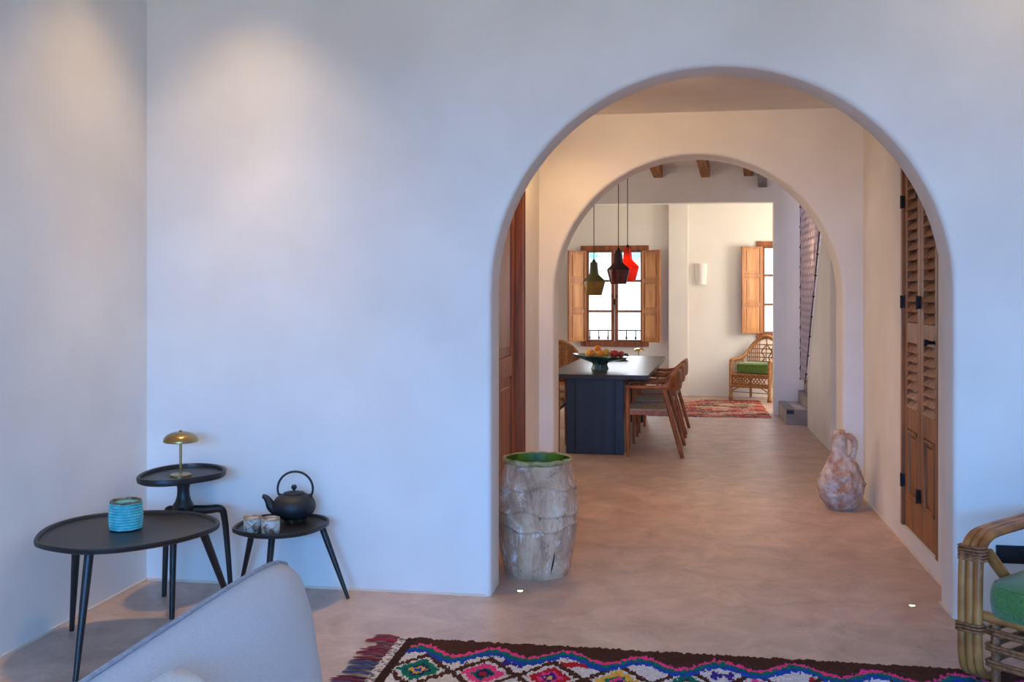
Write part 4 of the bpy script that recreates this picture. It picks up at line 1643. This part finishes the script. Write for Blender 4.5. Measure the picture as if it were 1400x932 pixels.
def fruit(name, px, dy, r, mat, label, cat, group):
    p = YP(px[0], px[1], 10.14 + dy)
    c = empty(name, p, random.random() * 6, label, cat, group)
    m_ = MB()
    pr = []
    for k in range(13):
        t = -PI / 2 + PI * k / 12
        rr = r * math.cos(t)
        zz = r * 0.95 * math.sin(t)
        if name == 'apple':
            zz -= 0.22 * r * math.exp(-(rr / (0.35 * r)) ** 2) * (1 if t > 0 else -0.6)
            rr *= 1.0 + 0.06 * math.sin(t)
        if name == 'lemon':
            zz *= 1.25 + 0.2 * math.exp(-(rr / (0.3 * r)) ** 2)
        pr.append((max(0.0008, rr), zz))
    m_.lathe(pr, 20)
    m_.build('fruit_skin', mat, c, smooth=True, angle=180)
    MB().tube([(0, 0, pr[-1][1] - 0.002), (0.001, 0, pr[-1][1] + (0.012 if name == 'apple' else 0.002))], [0.003, 0.002], 6).build('stem', 'stem', c)
    return c


fruit('lemon', (804.5, 483), 0.04, 0.032, 'lemon', 'yellow lemon at the rim end of the fruit bowl', 'lemon', 'fruit in the bowl')
fruit('orange', (809, 483), -0.05, 0.040, 'orange', 'orange lying low beside the lemon in the fruit bowl', 'orange', 'fruit in the bowl')
fruit('orange', (820.8, 483.5), -0.06, 0.041, 'orange', 'orange in the middle of the fruit bowl, under the topmost orange', 'orange', 'fruit in the bowl')
fruit('orange', (817, 476.3), 0.02, 0.034, 'orange', 'topmost orange of the pile in the fruit bowl', 'orange', 'fruit in the bowl')
fruit('orange', (828.5, 482), 0.04, 0.040, 'lemon', 'pale orange lying next to the red apples in the bowl', 'orange', 'fruit in the bowl')
fruit('apple', (840, 483.2), -0.03, 0.044, 'apple', 'larger red apple in the fruit bowl beside the pale orange', 'apple', 'fruit in the bowl')
fruit('apple', (848.5, 484), 0.05, 0.038, 'apple', 'smaller red apple by the blunt rim of the fruit bowl', 'apple', 'fruit in the bowl')
# dark oblong dish behind the bowl
pe = G(860, 491.5, bz)
tr = empty('serving_dish', (pe.x - 0.24, pe.y, bz + 0.0004), 0.0, 'dark oblong serving dish on the table behind the fruit bowl', 'dish')


def obl(hx_, hy_, z):
    return [(math.copysign(abs(math.cos(2 * PI * k / 40)) ** 0.4, math.cos(2 * PI * k / 40)) * hx_, math.copysign(abs(math.sin(2 * PI * k / 40)) ** 0.4, math.sin(2 * PI * k / 40)) * hy_, z) for k in range(40)]


m_ = MB()
m_.loops([obl(0.20, 0.09, 0), obl(0.23, 0.115, 0.030), obl(0.24, 0.12, 0.058), obl(0.236, 0.116, 0.062), obl(0.226, 0.106, 0.058), obl(0.21, 0.09, 0.02), obl(0.02, 0.01, 0.014)])
m_.build('dish_body', 'iron', tr, smooth=True, angle=50)
MB().tube(obl(0.238, 0.118, 0.061), 0.004, 6, closed=True).build('dish_rim', 'black_wood', tr, smooth=True)


# ------------------------------------------------------------------ pendant lamps
def pendant(u, vt, vb, Y, ztop, body, neck, label, power):
    pt, pb = YP(u, vt, Y), YP(u, vb, Y)
    H = pt.z - pb.z
    c = empty('pendant_lamp', (pt.x, Y, pb.z), 0, label, 'lamp', 'glass pendants over the dining table')
    k = H / 0.345
    low = [(0.076, 0.0), (0.079, 0.002), (0.112, 0.125), (0.115, 0.140)]
    up_ = [(0.115, 0.140), (0.108, 0.153), (0.052, 0.206), (0.046, 0.222), (0.037, 0.325), (0.031, 0.335), (0.012, 0.336)]
    m_ = MB()
    P = [(a * k, b_ * k) for a, b_ in low]
    m_.lathe(P + [(a - 0.004, b_) for a, b_ in reversed(P)], 32, cap=False)
    m_.build('glass_skirt', body, c, smooth=True, angle=40)
    m_ = MB()
    P = [(a * k, b_ * k) for a, b_ in up_]
    m_.lathe(P + [(max(0.004, a - 0.004), b_ - 0.003) for a, b_ in reversed(P)], 32, cap=False)
    m_.build('glass_neck', neck, c, smooth=True, angle=50)
    MB().lathe([(0.001, 0.315 * k), (0.018, 0.318 * k), (0.018, 0.345 * k), (0.010, 0.36 * k), (0.003, 0.37 * k)], 16).build('lamp_cap', 'black_metal', c, smooth=True)
    MB().tube([(0, 0, 0.36 * k), (0, 0, ztop - pb.z)], 0.004, 6).build('cord', 'charcoal', c)
    MB().lathe([(0.001, 0.19 * k), (0.02, 0.20 * k), (0.026, 0.22 * k), (0.014, 0.25 * k), (0.001, 0.26 * k)], 12).build('bulb', 'bulb_dim', c, smooth=True)
    MB().lathe([(0.045, ztop - pb.z), (0.045, ztop - pb.z - 0.02), (0.01, ztop - pb.z - 0.03), (0.001, ztop - pb.z - 0.03)], 20).build('ceiling_rose', 'black_metal', c, smooth=True)
    if power:
        l = bpy.data.lights.new('pendant_light', 'POINT')
        l.energy = power
        l.color = (1.0, 0.66, 0.36)
        l.shadow_soft_size = 0.03
        o = bpy.data.objects.new('pendant_light', l)
        COL.objects.link(o)
        o.location = (pt.x, Y, pb.z + 0.16 * k)


def ceil_z(Y):
    return zc0 + (zc1 - zc0) * (Y - YB) / (YL - YB)


pendant(812, 357, 403.5, 10.45, ceil_z(10.45), 'olive_glass', 'olive_dark', 'olive green glass pendant lamp with an amber skirt over the table', 2.2)
pendant(845.5, 341, 388, 10.75, ceil_z(10.75), 'plum_glass', 'plum_dark', 'dark plum glass pendant lamp hanging before the orange one', 0.9)
pendant(858, 337, 384, 11.25, ceil_z(11.25), 'orange_glass', 'orange_glass', 'bright orange glass pendant lamp half hidden behind the plum one', 5.0)

# ------------------------------------------------------------------ far room
sc = empty('wall_sconce', (0.30, YFAR, 1.62), 0, 'white plaster half-round wall sconce between the two windows', 'lamp')
m_ = MB()
rings = []
for z, r in ((0.0, 0.072), (0.30, 0.088)):
    outer = [(r * math.cos(PI + PI * k / 14), 1.1 * r * math.sin(PI + PI * k / 14), z) for k in range(15)]
    rings.append(outer + [(p[0] * 0.86, p[1] * 0.84, z) for p in reversed(outer)])
m_.loops(rings)
m_.build('sconce_shade', 'white_ceramic', sc, smooth=True, angle=40)
MB().box(-0.05, 0.05, -0.012, 0, 0.08, 0.22).build('back_plate', 'white_ceramic', sc)
l = bpy.data.lights.new('sconce_light', 'POINT')
l.energy = 0.12
l.color = (1.0, 0.75, 0.5)
l.shadow_soft_size = 0.02
so = bpy.data.objects.new('sconce_light', l)
COL.objects.link(so)
so.location = (0.30, YFAR - 0.045, 1.78)


# wicker armchairs
def wicker_chair(loc, rz, label, cush_label, dense=False):
    """faces local -y, origin under the seat centre"""
    c = empty('wicker_armchair', loc, rz, label, 'chair')
    hw, fy, by = 0.29, -0.26, 0.24
    for s in (-1, 1):
        MB().tube([(s * hw, fy, 0.0), (s * hw, fy, 0.06), (s * hw, fy, 0.065), (s * hw, fy, 0.50), (s * hw, fy + 0.01, 0.545)], [0.026, 0.028, 0.024, 0.024, 0.026], 10).build('leg', 'wicker', c, smooth=True)
        MB().tube([(s * hw, fy, 0.0), (s * hw, fy, 0.035)], 0.031, 10).build('leg_cap', 'rattan_dark', c, smooth=True)
        MB().tube([(s * hw * 0.8, by, 0.0), (s * hw * 0.82, by, 0.42)], [0.018, 0.022], 10).build('leg', 'wicker', c, smooth=True)
    MB().tube(catmull([(-hw, fy, 0.54), (-hw, fy + 0.05, 0.56), (-hw - 0.01, -0.05, 0.565), (-hw, 0.10, 0.585), (-hw + 0.05, 0.20, 0.68), (-hw + 0.13, 0.26, 0.80), (0, 0.28, 0.875),
                       (hw - 0.13, 0.26, 0.80), (hw - 0.05, 0.20, 0.68), (hw, 0.10, 0.585), (hw + 0.01, -0.05, 0.565), (hw, fy + 0.05, 0.56), (hw, fy, 0.54)], 5), 0.027, 10).build('back_hoop', 'wicker', c, smooth=True)
    # seat frame
    for a, b_ in (((-hw, fy, 0.36), (hw, fy, 0.36)), ((-hw, fy, 0.20), (hw, fy, 0.20)), ((-hw, fy, 0.36), (-hw * 0.8, by, 0.36)), ((hw, fy, 0.36), (hw * 0.8, by, 0.36)), ((-hw * 0.8, by, 0.36), (hw * 0.8, by, 0.36))):
        MB().tube([a, b_], 0.017, 8).build('seat_frame', 'wicker', c, smooth=True)
    MB().box(-hw + 0.02, hw - 0.02, fy + 0.01, by, 0.345, 0.366).build('seat_deck', 'wicker', c)
    # woven panels: crossing canes
    ap = MB()
    for sgn in (1, -1):
        for k in range(-2, 15):
            x0 = -hw + k * 0.05
            x1 = x0 + sgn * 0.10
            if -hw <= min(x0, x1) and max(x0, x1) <= hw:
                ap.tube([(x0, fy + 0.006 * sgn, 0.215), (x1, fy + 0.006 * sgn, 0.345)], 0.008, 5)
    for z in (0.34, 0.325, 0.225, 0.238):
        ap.tube([(-hw, fy, z), (hw, fy, z)], 0.008, 5)
    for s in (-1, 1):
        for k in range(8):
            y0 = fy + 0.04 + k * 0.055
            ap.tube([(s * (hw - 0.02 * k / 8), y0, 0.20), (s * (hw - 0.02 * k / 8), y0 + 0.04, 0.36)], 0.007, 5)
    ap.build('apron_weave', 'wicker', c, smooth=True)
    # curved corner brackets below the apron
    for s in (-1, 1):
        MB().tube(catmull([(s * hw, fy, 0.11), (s * (hw - 0.05), fy, 0.15), (s * (hw - 0.13), fy, 0.19)], 4), 0.008, 6).build('bracket', 'wicker', c, smooth=True)
    MB().tube([(-hw, fy, 0.12), (hw, fy, 0.12)], 0.006, 6).build('stretcher', 'wicker', c)

    def hoop(x):
        t = abs(x) / hw
        return 0.30 * (1 - t ** 2.2) + 0.575, 0.28 - 0.10 * t ** 2
    bw_ = MB()
    for k in range(-10, 11):
        x = k * 0.026
        zt, yt = hoop(x)
        if abs(k) in (1, 2, 3):
            continue
        bw_.tube([(x * 0.86, by - 0.01 - 0.04 * (x / hw) ** 2, 0.37), (x * 0.95, yt - 0.03, 0.37 + (zt - 0.37) * 0.6), (x, yt - 0.005, zt)], 0.008, 5)
    for z in (0.46, 0.52, 0.58, 0.64, 0.70, 0.76):
        xm = hw * max(0.0, (1 - max(0, z - 0.575) / 0.30)) ** 0.45 * 0.93
        bw_.tube([(xm * (-1 + 2 * q / 8), by + 0.02 + 0.02 * (z - 0.4) / 0.4 - 0.05 * (1 - 2 * q / 8) ** 2, z) for q in range(9)], 0.008, 5)
    bw_.build('back_weave', 'wicker', c, smooth=True)
    sw = MB()
    for s in (-1, 1):
        sw.tube(catmull([(0, by + 0.02, 0.44), (s * 0.07, by + 0.02, 0.50), (s * 0.03, by + 0.025, 0.58), (s * 0.075, by + 0.025, 0.66), (s * 0.02, by + 0.03, 0.74), (0, by + 0.03, 0.78)], 5), 0.009, 6)
    sw.build('back_scroll', 'wicker', c, smooth=True)
    if dense:
        pb = MB()
        nn = 16
        rows = []
        for k in range(nn + 1):
            x = hw * 0.9 * (-1 + 2 * k / nn)
            zt, yt = hoop(x)
            rows.append([(x, by + 0.015 - 0.05 * (x / hw) ** 2 + 0.01 * math.sin(k * 2.1), 0.38), (x, yt - 0.02, 0.38 + (zt - 0.38) * 0.55), (x, yt - 0.002, zt)])
        pb.loops(rows, cap=False, ring_closed=False)
        pb.build('back_panel', 'wicker', c, smooth=True, angle=180)
    # side weave under the arms
    sd = MB()
    for s in (-1, 1):
        for k in range(9):
            y0 = fy + 0.03 + k * 0.045
            sd.tube([(s * (hw - 0.012), y0, 0.37), (s * hw, min(by - 0.12, y0 + 0.02), 0.555)], 0.006, 5)
    sd.build('arm_weave', 'wicker', c, smooth=True)
    if cush_label:
        R = Matrix.Rotation(rz, 4, 'Z')
        cu = empty('seat_cushion', Vector(loc) + (R @ Vector((0, -0.03, 0))) + Vector((0, 0, 0.379)), rz, cush_label, 'cushion')
        rings = []
        for s_, z in ((0.02, 0.0), (0.9, 0.0), (0.98, 0.02), (1.0, 0.06), (1.0, 0.09), (0.97, 0.125), (0.88, 0.142), (0.02, 0.15)):
            ring = []
            for k in range(40):
                a = 2 * PI * k / 40
                ring.append((math.copysign(abs(math.cos(a)) ** 0.35, math.cos(a)) * 0.245 * s_, math.copysign(abs(math.sin(a)) ** 0.35, math.sin(a)) * 0.225 * s_, z))
            rings.append(ring)
        m_ = MB()
        m_.loops(rings)
        m_.build('cushion_cover', 'green_velvet', cu, smooth=True, angle=70)
        ring = [(math.copysign(abs(math.cos(2 * PI * k / 40)) ** 0.35, math.cos(2 * PI * k / 40)) * 0.243, math.copysign(abs(math.sin(2 * PI * k / 40)) ** 0.35, math.sin(2 * PI * k / 40)) * 0.223, 0.118) for k in range(40)]
        MB().tube(ring, 0.004, 6, closed=True).build('seam', 'green_velvet', cu, smooth=True)
    return c


wicker_chair((1.08, 14.72, 0), -math.radians(30), 'wicker armchair with a lattice apron under the shuttered window behind the post', 'moss green velvet cushion on the wicker armchair behind the post')
wicker_chair((-1.42, 12.75, 0), math.radians(20), 'wicker armchair with a rounded woven back at the window end of the table', None, True)

# little console behind the table with a second brass lamp
lp = YP(873, 487, 14.86)
cs = empty('console_table', (lp.x, 14.90, 0), 0, 'small dark console behind the dining table under the brass lamp', 'table')
MB().box(-0.30, 0.30, -0.14, 0.14, 0.475, 0.50).build('table_top', 'black_wood', cs, bevel=0.003)
for sx in (-0.27, 0.27):
    for sy in (-0.11, 0.11):
        MB().tube([(sx, sy, 0.475), (sx, sy, 0)], [0.014, 0.010], 8).build('leg', 'black_wood', cs)
mushroom_lamp((lp.x, 14.86, 0.5002), 0.21, 0.075, 'small brass mushroom lamp behind the dining table below the window', 0.3)

# ------------------------------------------------------------------ striped rug in the far room
fr = empty('striped_rug', (0.35, 12.52, 0), 0, 'worn multicoloured striped rug at the foot of the wicker armchair', 'rug')
FC = [lin(150, 56, 66), lin(110, 58, 44), lin(176, 138, 124), lin(130, 62, 54), lin(170, 110, 96), lin(100, 90, 76), lin(180, 78, 56), lin(136, 46, 58), lin(116, 126, 96), lin(170, 148, 130)]


def far_col(s, t):
    t2 = t + 0.03 * fnoise(s * 6, t * 6) + 0.015 * fnoise(s * 25, t * 25, 3)
    row = int(t2 / 0.11)
    k = int((s + 0.3 * fnoise(row * 3.3, 1.0) + 0.06 * fnoise(s * 12, t * 9, 5)) / 0.22)
    h = fnoise(row * 1.73 + 0.2, k * 2.31 + 0.4, 0.7) * 0.5 + 0.5
    if fnoise(s * 40, t * 30, 8) > 0.32:
        return FC[9]
    return FC[int(h * 37) % len(FC)]


o = grid_rug('rug_pile', fr, -0.75, 0.735, 0.0, 2.05, 0.02, far_col, 0.010, 'tufts', -0.75)
o.location = (0, 2.05, 0)
fr.location = (0.35, 12.55, 0)
